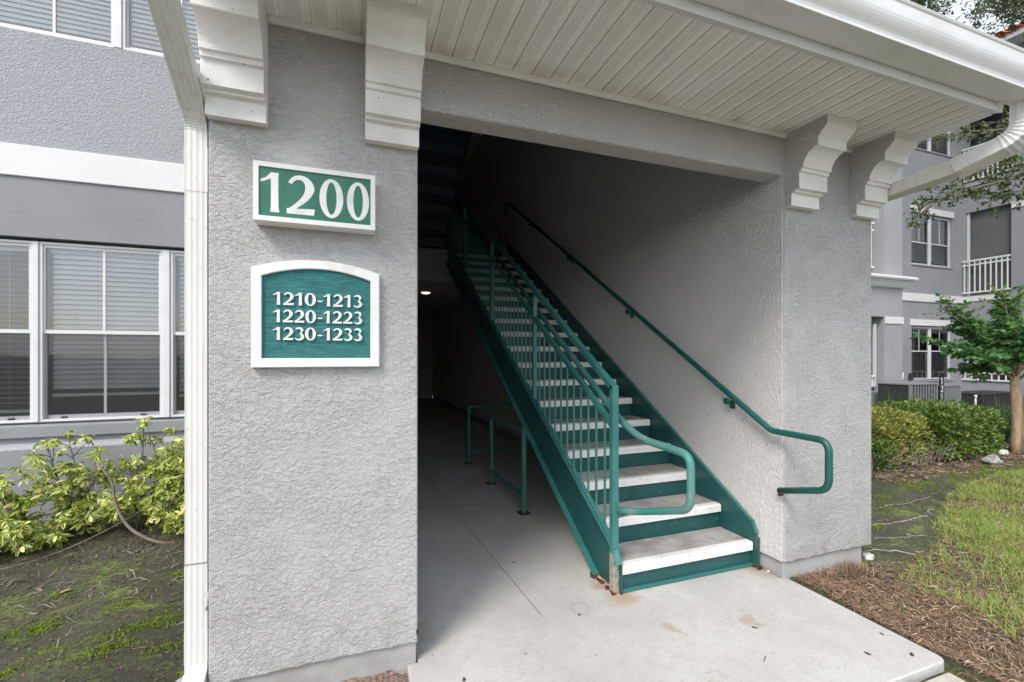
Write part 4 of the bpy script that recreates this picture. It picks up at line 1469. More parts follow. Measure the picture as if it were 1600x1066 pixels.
# ------------------------------------------------------------------ foliage helpers
def leaf_cloud(P, N, L, W, fold=0.25, droop=0.15, jitter=0.5, extra=False):
    """P centres (n,3), N pointing directions (n,3); returns verts, tri faces. each leaf: base, left, right, tip, mid -> 4 tris"""
    n = len(P)
    N = N + RNG.normal(0, jitter, (n, 3))
    N /= np.linalg.norm(N, axis=1, keepdims=True) + 1e-9
    R_ = RNG.normal(0, 1, (n, 3))
    S_ = np.cross(N, R_)
    S_ /= np.linalg.norm(S_, axis=1, keepdims=True) + 1e-9
    U = np.cross(S_, N)
    L = np.broadcast_to(np.asarray(L, float), (n,))[:, None] * RNG.uniform(0.7, 1.25, (n, 1))
    Wd = np.broadcast_to(np.asarray(W, float), (n,))[:, None] * RNG.uniform(0.75, 1.2, (n, 1))
    b = P
    m = P + N * L * 0.5 + U * Wd * 0.0
    l = m + S_ * Wd * 0.5 + U * Wd * fold
    r = m - S_ * Wd * 0.5 + U * Wd * fold
    t = P + N * L - U * L * droop
    V = np.stack([b, l, t, r, m], 1).reshape(-1, 3)
    base = (np.arange(n) * 5)[:, None]
    F = np.concatenate([base + np.array([[0, 4, 1]]), base + np.array([[1, 4, 2]]), base + np.array([[2, 4, 3]]), base + np.array([[3, 4, 0]])], 0)
    return V, F

def blades(P, H, W, lean, name, mat, seg=2, dirs=None, spread=None):
    """grass blades: bent strips"""
    n = len(P)
    ang = RNG.uniform(0, 2 * pi, n)
    D = np.stack([np.cos(ang), np.sin(ang), np.zeros(n)], 1)
    S_ = np.stack([-np.sin(ang), np.cos(ang), np.zeros(n)], 1)
    H = H * RNG.uniform(0.55, 1.3, n)
    lean = lean * RNG.uniform(0.2, 1.5, n)
    W = W * RNG.uniform(0.7, 1.3, n)
    rows = []
    for i in range(seg + 1):
        t = i / seg
        c = P + D * (lean * t * t * H)[:, None] + np.array([0, 0, 1.0]) * (H * (t - 0.35 * np.minimum(lean, 1.6) * t * t))[:, None]
        w = (W * (1 - t) * 0.5 + 0.0002)[:, None]
        rows += [c - S_ * w, c + S_ * w]
    V = np.stack(rows, 1).reshape(-1, 3)
    k = 2 * (seg + 1)
    base = (np.arange(n) * k)[:, None]
    F = np.concatenate([base + np.array([[2 * i, 2 * i + 1, 2 * i + 3, 2 * i + 2]]) for i in range(seg)], 0)
    return np_mesh(name, V, F, mat)

def branch_mesh(bm, pts, r0, r1, n=6):
    m = len(pts)
    sweep(bm, pts, circ(1.0, n), [r0 + (r1 - r0) * i / (m - 1) for i in range(m)])

def wobble(a, b, n, amp, rr):
    a, b = Vector(a), Vector(b)
    L = (b - a).length
    out_ = []
    for i in range(n + 1):
        t = i / n
        p = a.lerp(b, t)
        if 0 < i:
            p += Vector((rr.uniform(-1, 1), rr.uniform(-1, 1), rr.uniform(-1, 1))) * amp * L * (0.4 + t * 0.6)
        out_.append(p)
    return out_

# ------------------------------------------------------------------ variegated shrubs, left bed
def whorl_mesh(seed, R_=0.060, W=0.0225):
    """umbrella of leaflets, yellow margins"""
    rr = random.Random(seed)
    V, F, E = [], [], []
    n = rr.randint(7, 9)
    for i in range(n):
        a = 2 * pi * i / n + rr.uniform(-0.2, 0.2)
        L = R_ * rr.uniform(0.75, 1.25)
        w = W * rr.uniform(0.8, 1.2)
        dz = rr.uniform(-0.55, 0.15)
        d = Vector((cos(a), sin(a), dz)).normalized()
        s = Vector((-sin(a), cos(a), rr.uniform(-0.35, 0.35))).normalized()
        u = s.cross(d)
        if u.z < 0:
            u = -u
        b = len(V)
        prof = ((0.12, 0.10), (0.40, 0.80), (0.68, 1.0), (0.90, 0.6), (1.0, 0.06))
        for (t, k) in prof:
            c = d * (L * t) - Vector((0, 0, 1)) * (L * 0.30 * t * t)
            V += [c + s * (w * k / 2) + u * (w * 0.10 * k), c - u * (w * 0.05 * k), c - s * (w * k / 2) + u * (w * 0.10 * k)]
            E += [1.0, 0.0, 1.0]
        for j in range(len(prof) - 1):
            q = b + 3 * j
            F += [(q, q + 1, q + 4, q + 3), (q + 1, q + 2, q + 5, q + 4)]
    me = mesh_from('leaf_whorl', V, F, M['varieg'])
    at = me.attributes.new('edge', 'FLOAT', 'POINT')
    at.data.foreach_set('value', E)
    return me
WH = [whorl_mesh(i) for i in range(7)]

def shrub_var(label, base, tips, seed, whorl_n, extra_stems=()):
    rr = random.Random(seed)
    base = Vector(base)
    base.z = float(ground_h(base.x, base.y))
    t = thing('variegated_shrub', label, 'shrub', base, 'variegated umbrella shrubs in the left bed')
    bm = bmesh.new()
    ends = []
    for tp in tips:
        tp = Vector(tp)
        st_ = base + Vector((rr.uniform(-.08, .08), rr.uniform(-.06, .06), -0.02))
        mid = st_.lerp(tp, 0.5) + Vector((rr.uniform(-.06, .06), rr.uniform(-.04, .04), rr.uniform(-.03, .03)))
        path = round_path([st_, mid, tp], 0.3, 4)
        branch_mesh(bm, path, 0.008, 0.0035)
        ends.append(tp)
        for q in range(int(whorl_n * 2.3)):
            f = rr.uniform(0.35, 1.0)
            p = st_.lerp(mid, f * 2) if f < 0.5 else mid.lerp(tp, f * 2 - 1)
            e = p + Vector((rr.gauss(0, 0.085), rr.gauss(0, 0.065), rr.gauss(0.035, 0.055)))
            if e.z < base.z + 0.05:
                e.z = base.z + rr.uniform(0.05, 0.12)
            if e.y > 4.86:
                e.y = 4.86 - rr.uniform(0, 0.05)
            branch_mesh(bm, [p, p.lerp(e, 0.55) + Vector((0, 0, 0.01)), e], 0.0035, 0.0022, 5)
            ends.append(e)
    for pth, r0, r1 in extra_stems:
        branch_mesh(bm, round_path([Vector(p) for p in pth], 0.25, 6), r0, r1, 8)
    bm_done('stems', bm, M['bark'], t, smooth=True)
    for e in ends:
        for q in range(1 if rr.random() < 0.3 else 2):
            me = WH[rr.randrange(len(WH))]
            s = rr.uniform(0.68, 1.12)
            o = put('leaf_whorl', me, t, e + Vector((rr.uniform(-.01, .01), rr.uniform(-.01, .01), q * 0.03)), (rr.gauss(0, 0.45) + 0.25, rr.gauss(0, 0.45), rr.uniform(0, 6.28)))
            o.scale = (s, s, s)
    return t

# ------------------------------------------------------------------ neighbouring building on the right
nb = thing('neighbouring_building', 'three storey grey stucco apartment building with white bands behind the hedge', 'building', (15.5, 8.2, 0))
YN = 8.2
XC = 17.556
XB0 = 13.28
GZ = -0.25
WN = [(0.80, 1.63, 2.34), (4.15, 4.80, 5.60), (7.50, 8.2, 8.95)]
holesN = [(15.12, 17.03, a - 0.02, c + 0.02) for a, b, c in WN]
wall_with_holes('wall', XB0, XC, GZ, 3.055, holesN, YN, 0.25, M['far_wall'], nb)
wall_with_holes('wall', XB0, XC, 3.29, 10.2, holesN, YN + 0.004, 0.25, M['far_wall'], nb)
box('band', XB0 + 0.01, XC, YN - 0.03, YN + 0.25, 3.057, 3.288, M['white_band'], nb, 0.006)
for (a, b, c) in WN:
    xm = 16.06
    window_unit(nb, 15.13, xm - 0.02, a, b, c, YN + 0.05, lower_muntin=False, screen=True)
    window_unit(nb, xm + 0.02, 17.02, a, b, c, YN + 0.05, lower_muntin=False, screen=True)
    box('mullion', xm - 0.019, xm + 0.019, YN + 0.03, YN + 0.11, a, c, M['frame'], nb)
    box('window_head', 15.06, 17.08, YN - 0.03, YN + 0.02, c + 0.022, c + 0.20, M['white_band'], nb, 0.006)
    box('sill', 15.10, 17.05, YN - 0.025, YN + 0.06, a - 0.055, a - 0.021, M['far_light'], nb, 0.004)
gname = 'blinds in the neighbouring building'
for i, (a, b, c) in enumerate(WN[1:]):
    fl = ('second', 'third')[i]
    blind('white blind in the left half of the %s floor window across the lawn' % fl, 15.18, 16.02, a + 0.03, c - 0.03, YN + 0.16, 1.25, 0.058, 0.062, gname)
    blind('white blind in the right half of the %s floor window across the lawn' % fl, 16.1, 16.98, a + 0.03, c - 0.03, YN + 0.16, 1.25, 0.058, 0.062, gname)
# vertical blinds on the ground floor
vb = thing('vertical_blind', 'pale vertical blind hanging in the ground floor window across the lawn', 'blind', (15.6, YN + 0.2, 2.3))
box('headrail', 15.17, 16.97, YN + 0.15, YN + 0.20, 2.27, 2.31, M['blind'], vb)
vane = None
for i in range(22):
    x = 15.2 + i * 0.082
    if 12 <= i <= 13 or i in (16, 18, 19, 20):
        continue
    if vane is None:
        vane = mesh_from('vane', [(-0.035, -0.018, -0.72), (0.035, 0.018, -0.72), (0.035, 0.018, 0.72), (-0.035, -0.018, 0.72)], [(0, 1, 2, 3)], M['curtain'])
    put('vane', vane, vb, (x, YN + 0.175, 1.55), (0, 0, 0.2 + 0.1 * sin(i * 2.3)))
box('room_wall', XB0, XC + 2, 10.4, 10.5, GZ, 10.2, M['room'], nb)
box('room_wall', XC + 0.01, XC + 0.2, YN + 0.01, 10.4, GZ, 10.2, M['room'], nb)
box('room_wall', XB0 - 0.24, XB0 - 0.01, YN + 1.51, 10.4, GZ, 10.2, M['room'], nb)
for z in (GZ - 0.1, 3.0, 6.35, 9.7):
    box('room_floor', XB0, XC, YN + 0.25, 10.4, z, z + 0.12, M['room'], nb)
# projecting balcony bay, front at y = 7.4, seen edge-on beside the pier
YB = 7.4
wall_with_holes('bay_wall', 9.6, XB0, GZ, 9.6, [(9.9, 12.585, 0.60, 2.47), (9.9, 12.585, 3.56, 6.0), (9.9, 12.585, 6.9, 9.3)], YB, 0.25, M['far_light'], nb)
box('bay_side', XB0 - 0.25, XB0 - 0.002, YB + 0.25, YN + 1.5, GZ, 9.6, M['far_wall'], nb)
box('reveal', 12.588, 12.72, YB + 0.25, YN + 1.2, GZ, 10.2, M['far_wall'], nb)
box('recess_wall', 9.6, 12.588, YN + 1.0, YN + 1.2, GZ, 10.2, M['solar'], nb)
for z in (3.05, 6.3):
    box('balcony_floor', 9.6, 12.586, YB + 0.25, YN + 1.0, z, z + 0.2, M['far_light'], nb)
box('band', 12.60, XB0 + 0.02, YB - 0.025, YB + 0.1, 2.30, 2.475, M['white_band'], nb, 0.005)
# cornice moulding wrapping the bay
cor = [(0.0, 3.20), (0.06, 3.215), (0.10, 3.27), (0.12, 3.33), (0.14, 3.335), (0.14, 3.37), (0.21, 3.385), (0.23, 3.42), (0.225, 3.46), (0.19, 3.48), (0.0, 3.49)]
bm = bmesh.new()
R0 = [bm.verts.new((9.6, YB - d, z)) for d, z in cor]
R1 = [bm.verts.new((XB0 + d, YB - d, z)) for d, z in cor]
R2 = [bm.verts.new((XB0 + d, YN, z)) for d, z in cor]
for A_, B_ in ((R0, R1), (R1, R2)):
    for i in range(len(cor) - 1):
        bm.faces.new((A_[i], A_[i + 1], B_[i + 1], B_[i]))
bm_done('cornice', bm, M['white_band'], nb)
# east wing, turning towards the camera along x = XC
def wall_x(name, y0, y1, z0, z1, holes, x, th, mat):
    ys = sorted({y0, y1} | {h[0] for h in holes} | {h[1] for h in holes})
    zs = sorted({z0, z1} | {h[2] for h in holes} | {h[3] for h in holes})
    bm = bmesh.new()
    for i in range(len(ys) - 1):
        for j in range(len(zs) - 1):
            cy, cz = (ys[i] + ys[i + 1]) / 2, (zs[j] + zs[j + 1]) / 2
            if any(h[0] < cy < h[1] and h[2] < cz < h[3] for h in holes):
                continue
            bm_box(bm, x, x + th, ys[i], ys[i + 1], zs[j], zs[j + 1])
    return bm_done(name, bm, mat, nb)
EH = [(7.13, 8.13, 0.78, 2.20), (7.13, 8.13, 3.30, 5.81), (7.13, 8.13, 6.70, 9.1)]
wall_x('wing_wall', -6.0, YN + 0.004, GZ, 10.2, EH, XC, 0.25, M['far_wall'])
box('wing_band', XC - 0.03, XC + 0.002, -6.0, 7.12, 5.64, 5.82, M['white_band'], nb, 0.005)
box('wing_band', XC - 0.03, XC + 0.002, 7.135, YN - 0.032, 3.12, 3.27, M['white_band'], nb, 0.005)
box('wing_sill', XC - 0.05, XC + 0.002, 7.1, YN - 0.032, 6.57, 6.68, M['far_light'], nb, 0.005)
box('solar_screen', XC + 0.14, XC + 0.16, 7.13, 8.13, 3.30, 5.81, M['solar'], nb)
box('screen_post', XC + 0.05, XC + 0.09, 8.06, 8.12, 3.30, 5.81, M['frame'], nb)
box('patio_recess', XC + 0.9, XC + 0.95, 4.0, 11.0, GZ, 2.4, M['brown_door'], nb)
box('patio_ceiling', XC + 0.25, XC + 1.0, 4.0, 11.0, 2.42, 2.48, M['far_light'], nb)
box('room_wall', XC + 0.25, XC + 0.9, 4.0, 4.1, GZ, 2.42, M['far_light'], nb)
box('patio_post', XC + 0.05, XC + 0.10, 8.05, 8.12, 0.78, 2.20, M['frame'], nb)
box('recess_wall', XC + 1.0, XC + 1.1, 3.0, 11.0, GZ, 10.2, M['room'], nb)
box('balcony_ceiling', XC + 0.25, XC + 1.0, 3.0, 11.0, 9.2, 9.3, M['far_light'], nb)
box('balcony_floor', XC + 0.25, XC + 1.0, 3.0, 11.0, 5.9, 6.6, M['far_light'], nb)

def balcony_rail(label, y0, y1, z0, z1, x, nbal, double=True):
    t = thing('balcony_railing', label, 'railing', (x, (y0 + y1) / 2, z0), 'white balcony railings across the lawn')
    box('top_rail', x - 0.03, x + 0.02, y0, y1, z1 - 0.045, z1, M['rail_white'], t, 0.004)
    if double:
        box('middle_rail', x - 0.018, x + 0.010, y0, y1, z1 - 0.165, z1 - 0.130, M['rail_white'], t)
    box('bottom_rail', x - 0.022, x + 0.014, y0, y1, z0, z0 + 0.04, M['rail_white'], t)
    me_ = None
    for i in range(nbal):
        y = y0 + (y1 - y0) * (i + 0.5) / nbal
        if me_ is None:
            o_ = box('baluster', x - 0.0125, x + 0.0105, y - 0.0135, y + 0.0135, z0 + 0.041, z1 - 0.046, M['rail_white'], t)
            me_ = o_.data
        else:
            put('baluster', me_, t, (x - 0.001, y, (z0 + z1) / 2 - 0.0025))
    return t
balcony_rail('white railing of the screened second floor balcony above the small tree', 7.13, 8.20, 3.37, 4.36, XC - 0.03, 9)
balcony_rail('white railing of the third floor balcony behind the oak twigs', 7.13, 8.20, 6.74, 7.75, XC - 0.03, 10)
balcony_rail('low white railing across the ground floor patio opening behind the small tree', 7.0, 8.20, 0.755, 1.0, XC - 0.03, 8, False)
# railings of the bay, parallel to the facade
def bay_rail(label, x0, x1, z0, z1, y, nbal):
    t = thing('balcony_railing', label, 'railing', ((x0 + x1) / 2, y, z0), 'white balcony railings across the lawn')
    box('top_rail', x0, x1, y - 0.03, y + 0.02, z1 - 0.045, z1, M['rail_white'], t, 0.004)
    if z1 - z0 > 0.6:
        box('middle_rail', x0, x1, y - 0.018, y + 0.01, z1 - 0.21, z1 - 0.175, M['rail_white'], t)
    box('bottom_rail', x0, x1, y - 0.022, y + 0.014, z0, z0 + 0.04, M['rail_white'], t)
    for i in range(nbal):
        x = x1 - 0.08 - i * 0.15
        box('baluster', x - 0.0135, x + 0.0135, y - 0.0125, y + 0.0105, z0 + 0.041, z1 - 0.046, M['rail_white'], t)
bay_rail('white railing of the balcony just right of the right pier', 10.0, 12.36, 3.70, 4.84, YB + 0.12, 14)
bay_rail('short white patio railing just right of the right pier, near the ground', 10.0, 12.40, 0.72, 1.0, YB + 0.12, 14)
box('bay_post', 12.40, 12.44, YB + 0.10, YB + 0.16, 0.72, 2.3, M['frame'], nb)
box('bay_post', 12.20, 12.24, YB + 0.10, YB + 0.16, 3.66, 4.3, M['frame'], nb)
# roof of red clay tiles
box('eave_board', XB0 + 0.3, XC - 0.56, YN - 0.45, YN + 2.6, 10.2, 10.36, M['alu'], nb)
box('eave_board', XC - 0.55, XC + 4, -6.5, YN + 2.6, 10.2, 10.35, M['alu'], nb)
bm = bmesh.new()
def tile_row(bm, o, du, dv, nu, nv, w, l):
    """barrel tiles: half round covers laid up the slope"""
    nrm = du.cross(dv).normalized()
    if nrm.z < 0:
        nrm = -nrm
    for i in range(nu):
        for j in range(nv):
            p = o + du * (w * i) + dv * (l * j) + nrm * (0.02 + 0.015)
            ring0, ring1 = [], []
            for k in range(5):
                a = pi * k / 4
                off = du * (w * 0.5 - w * 0.42 * cos(a)) + nrm * (w * 0.34 * sin(a))
                ring0.append(bm.verts.new(p + off + nrm * 0.02))
                ring1.append(bm.verts.new(p + off + dv * l))
            for k in range(4):
                bm.faces.new((ring0[k], ring0[k + 1], ring1[k + 1], ring1[k]))
dv_ = Vector((1.0, 0, 0.36)).normalized()
tile_row(bm, Vector((XC - 0.6, 2.0, 10.36)), Vector((0, 1, 0)), dv_, 34, 12, 0.25, 0.36)
o = bm_done('roof_tiles', bm, M['rooftile'], nb)
o['kind'] = 'stuff'
prism('roof', [(XC - 0.6, 10.355), (XC + 3.6, 11.9), (XC + 3.6, 10.355)], -6.5, YN + 2.6, 'y', M['rooftile'], nb)
prism('roof', [(YN - 0.45, 10.362), (YN + 3.2, 11.4), (YN + 3.2, 10.362)], 11.0, XC - 0.62, 'x', M['rooftile'], nb)

# air conditioning condensers in front of it
def condenser(label, x0, x1, y0, y1, z0, z1, mat, nf, plate=False):
    t = thing('condenser_unit', label, 'air conditioner', ((x0 + x1) / 2, (y0 + y1) / 2, z0), 'air conditioning condensers by the neighbouring building')
    box('cabinet', x0 + 0.02, x1 - 0.02, y0 + 0.03, y1 - 0.02, z0, z1 - 0.04, M['dark'], t)
    box('lid', x0, x1, y0, y1, z1 - 0.04, z1, mat, t, 0.006)
    for xx in (x0, x1 - 0.035):
        box('corner_post', xx, xx + 0.035, y0, y0 + 0.035, z0, z1 - 0.04, mat, t)
    for i in range(nf):
        x = x0 + 0.05 + (x1 - x0 - 0.1) * (i + 0.5) / nf
        box('louvre', x - 0.018, x + 0.012, y0 + 0.012, y0 + 0.028, z0 + 0.03, z1 - 0.042, mat, t)
    return t
condenser('dark condenser unit with a pale lid below the ground floor window', 11.95, 12.96, 6.5, 7.2, -0.18, 0.86, M['ac'], 9)
cu = condenser('grey ribbed condenser unit right of the vertical number plate', 13.12, 13.86, 6.5, 7.2, -0.18, 0.80, M['ac'], 9)
condenser('low dark condenser unit between the hedge and the small tree', 14.1, 15.0, 6.9, 7.6, -0.2, 0.55, M['dark'], 8)
condenser('long low dark condenser unit behind the small tree trunk', 15.2, 16.9, 6.7, 7.4, -0.2, 0.52, M['dark'], 12)
pp = thing('unit_number_plate', 'tall narrow plate with the digits 1210 stacked, between two condensers', 'sign', (13.0, 6.5, 0.0))
box('plate', 12.965, 13.12, 6.47, 6.485, 0.20, 1.0, M['black'], pp)
for i, ch in enumerate('1210'):
    me, ad = char_mesh(ch, 0.155, 1.15, 0.003)
    put('digit', me, pp, (12.985, 6.4695, 0.825 - i * 0.185))
# pipes and service boxes on the wall
sp_ = thing('service_pipes', 'two grey utility risers with small boxes on the wall left of the condensers', 'pipes', (13.5, 8.1, 0))
for x in (14.22, 14.45):
    tube('pipe', [(x, 8.13, -0.2), (x, 8.13, 0.88)], 0.022, M['ac'], sp_, 8)
    box('valve_box', x - 0.05, x + 0.05, 8.08, 8.17, 0.86, 1.06, M['ac'], sp_, 0.006)
tube('pipe', round_path([(14.22, 8.13, 0.84), (14.6, 8.13, 0.82), (14.62, 8.13, 1.02)], 0.04, 4), 0.018, M['frame'], sp_, 8)
box('valve_box', 14.95, 15.03, 8.10, 8.18, 0.80, 1.0, M['dark'], sp_, 0.005)
for i, (x, y, z) in enumerate(((14.45, 6.5, 0.46), (7.75, 5.2, 0.50))):
    t = thing('irrigation_riser', ('white irrigation riser pipe standing before the low dark condenser', 'small white irrigation riser behind the left end of the hedge')[i], 'pipe', (x, y, -0.1), 'irrigation risers')
    tube('pipe', [(x, y, -0.2), (x, y, z)], 0.018, M['rail_white'], t, 8)
    tube('nozzle', [(x, y, z), (x, y, z + 0.07)], 0.03, M['rail_white'], t, 8)

# ------------------------------------------------------------------ hedges
def hedge(label, cx, cy, rx, ry, h, mat, n, leafL, seed, group, name='clipped_shrub', top_only=0.0):
    rr = np.random.default_rng(seed)
    t = thing(name, label, 'shrub', (cx, cy, -0.03), group)
    # points in a lumpy superellipsoid shell
    u = rr.normal(0, 1, (n * 3, 3))
    u /= np.linalg.norm(u, axis=1, keepdims=True)
    u = u[u[:, 2] > -0.55][:n]
    e = 0.62
    q = np.sign(u) * np.abs(u) ** e
    rad = rr.uniform(0.72, 1.0, len(u)) ** 0.6
    lump = 1 + 0.06 * np.sin(u[:, 0] * 7 + seed) * np.cos(u[:, 1] * 9) + 0.05 * np.sin(u[:, 2] * 13 + u[:, 0] * 11)
    P = q * (rad * lump)[:, None] * np.array([rx, ry, h * 0.62]) + np.array([cx, cy, h * 0.45])
    P[:, 2] = np.maximum(P[:, 2], 0.01)
    N = u + np.array([0, 0, 0.35])
    V, F = leaf_cloud(P, N, leafL, leafL * 0.55, jitter=0.55)
    o = put('foliage', np_mesh('foliage', V, F, mat), t)
    o['kind'] = 'stuff'
    # twigs
    bm = bmesh.new()
    r2 = random.Random(seed)
    for i in range(40):
        b = Vector((cx + r2.uniform(-.75, .75) * rx, cy + r2.uniform(-.6, .6) * ry, -0.05))
        tpt = b + Vector((r2.uniform(-.25, .25), r2.uniform(-.3, .1), h * r2.uniform(0.6, 0.98)))
        branch_mesh(bm, wobble(b, tpt, 4, 0.05, r2), 0.009, 0.003, 5)
    bm_done('stems', bm, M['bark'], t, smooth=True)
    # dark heart: a lumpy core of older leaves so the far side does not show through
    V, F = leaf_cloud(P * 1.0 - (P - np.array([cx, cy, h * 0.4])) * 0.28, N, leafL * 1.5, leafL * 0.9, jitter=0.9)
    o = put('inner_leaves', np_mesh('inner_leaves', V[:len(V) // 10 * 5], F[F.max(axis=1) < len(V) // 10 * 5], mat), t)
    o['kind'] = 'stuff'
    return t
hg = 'clipped shrubs of the bed in front of the condensers'
hedge('yellowing clipped shrub at the left end of the bed, next to the pier', 7.05, 4.55, 0.95, 0.62, 0.66, M['hedge_y'], 9000, 0.052, 11, hg)
hedge('dense bright green clipped shrub left of the small tree', 8.75, 4.50, 0.95, 0.66, 0.68, M['hedge_g'], 10500, 0.058, 12, hg)
hedge('small light green shrub low at the left end of the bed', 6.62, 4.02, 0.24, 0.18, 0.34, M['hedge_g'], 1200, 0.05, 13, hg)

# twiggy bare patch at the foot of the yellowing shrub
bm = bmesh.new()
r2 = random.Random(21)
for i in range(130):
    b = Vector((r2.uniform(6.3, 8.0), r2.uniform(3.85, 4.15), 0.0))
    tp = b + Vector((r2.uniform(-.2, .2), r2.uniform(-.22, .02), r2.uniform(0.08, 0.38)))
    branch_mesh(bm, [b, b.lerp(tp, .5) + Vector((r2.uniform(-.03, .03), 0, 0.02)), tp], 0.003, 0.001, 3)
o = bm_done('bare_twigs', bm, M['root'])
kind(tag(o, 'bare brown twigs poking out of the foot of the yellowing shrub', 'twigs'), 'stuff')

# spiky grasses behind
def spiky(label, x, y, n, h, seed):
    rr = np.random.default_rng(seed)
    P = np.stack([rr.normal(x, 0.09, n), rr.normal(y, 0.08, n), np.full(n, -0.08)], 1)
    o = put('spiky_grass', blades(P, h, 0.016, 1.0, 'spiky_grass', M['spiky'], 5))
    return tag(o, label, 'ornamental grass', 'spiky ornamental grasses behind the shrubs')
for (lb, x, y, n, h) in (('spiky grass clump nearest the pier behind the yellowing shrub', 8.3, 5.35, 60, 0.80), ('tall spiky grass clump left of the condensers', 9.7, 5.6, 150, 1.0),
                         ('spiky grass clump before the dark condenser', 10.7, 5.7, 170, 0.92), ('spiky grass clump before the number plate', 11.4, 5.7, 140, 0.92),
                         ('spiky grass clump left of the small tree trunk', 11.3, 4.95, 170, 0.75), ('dark spiky grass clump just left of the small tree trunk', 10.9, 4.45, 190, 0.85),
                         ('spiky grass clump behind the small tree trunk', 12.3, 5.1, 170, 0.9)):
    spiky(lb, x, y, n, h, int(x * 10))

# ------------------------------------------------------------------ small crape myrtle
cm = thing('crape_myrtle', 'small tree with smooth tan trunk and dark green drooping leaf sprays', 'tree', (9.80, 3.93, 0))
r2 = random.Random(9)
bm = bmesh.new()
branch_mesh(bm, [(9.80, 3.93, -0.1), (9.80, 3.93, 0.15), (9.81, 3.92, 0.6), (9.80, 3.94, 1.05), (9.84, 3.95, 1.3)], 0.070, 0.052, 14)
bm_done('trunk', bm, M['bark_pale'], cm, smooth=True)
bm = bmesh.new()
branch_mesh(bm, [(9.92, 3.9, -0.1), (9.95, 3.88, 0.3), (10.02, 3.9, 0.7), (10.1, 3.9, 1.1)], 0.05, 0.035, 10)
bm_done('side_trunk', bm, M['bark_pale'], cm, smooth=True)
PL, NL, PY, NY = [], [], [], []
bm = bmesh.new()
Ldir = Vector((-0.94, 0.34, 0))     # left across the picture
limbs = [(Ldir * 1.30 + Vector((0, 0, 0.62)), 0.9), (Ldir * 1.22 + Vector((0.1, -0.2, 0.36)), 0.9), (Ldir * 1.0 + Vector((0, 0, 1.0)), 0.9), (Ldir * 0.95 + Vector((0, 0.1, 1.30)), 1.0),
         (Ldir * 0.45 + Vector((0, -0.2, 1.42)), 1.0), (Ldir * 0.1 + Vector((0, 0.1, 1.25)), 1.0), (Vector((0.4, 0.1, 1.30)), 1.0), (Vector((0.9, -0.2, 0.9)), 1.0), (Vector((1.1, 0.3, 0.5)), 1.0),
         (Ldir * 0.5 + Vector((0, -0.5, 0.75)), 1.0), (Vector((0.3, 0.5, 0.9)), 1.0), (Vector((0.2, -0.7, 0.8)), 1.0), (Ldir * 0.55 + Vector((0, 0.2, 0.10)), 1.0), (Ldir * 0.8 + Vector((0, -0.3, 0.35)), 1.0),
         (Ldir * 0.65 + Vector((0.0, 0.15, 0.75)), 1.0), (Ldir * 0.3 + Vector((0.0, -0.15, 0.55)), 1.0)]
for v, k_ in limbs:
    a = Vector((9.82, 3.94, 1.12 + r2.uniform(-.1, .1)))
    e = a + v
    path = round_path([a, a.lerp(e, 0.5) + Vector((0, 0, 0.12)), e - Vector((0, 0, 0.05))], 0.5, 6)
    branch_mesh(bm, path, 0.018, 0.004, 6)
    nsp = 19
    for s in range(nsp):
        f = 0.25 + 0.75 * s / (nsp - 1)
        p = a.lerp(e, f) + Vector((0, 0, 0.12 * sin(pi * f)))
        d = (v.normalized() * 0.8 + Vector((r2.gauss(0, .5), r2.gauss(0, .5), r2.gauss(-.05, .3)))).normalized()
        L = r2.uniform(0.20, 0.34)
        tip = p + d * L - Vector((0, 0, 0.05))
        branch_mesh(bm, [p, p.lerp(tip, .5) + Vector((0, 0, 0.015)), tip], 0.004, 0.0015, 4)
        side = d.cross(Vector((0, 0, 1))).normalized()
        for q in range(9):
            g_ = (q + 0.6) / 9
            for sg_ in (-1, 1):
                pp_ = p.lerp(tip, g_)
                yel = (f > 0.85 and v.z > 0.8 and r2.random() < 0.6)
                (PY if yel else PL).append(pp_)
                (NY if yel else NL).append(side * sg_ + d * 0.45 - Vector((0, 0, 0.25)))
bm_done('branches', bm, M['bark_pale'], cm, smooth=True)
V, F = leaf_cloud(np.array(PL), np.array(NL), 0.092, 0.052, fold=0.12, droop=0.12, jitter=0.42)
o = put('foliage', np_mesh('foliage', V, F, M['myrtle']), cm)
o['kind'] = 'stuff'
if PY:
    V, F = leaf_cloud(np.array(PY), np.array(NY), 0.05, 0.03, fold=0.12, droop=0.12, jitter=0.5)
    o = put('seed_heads', np_mesh('seed_heads', V, F, M['myrtle_y']), cm)
    o['kind'] = 'stuff'

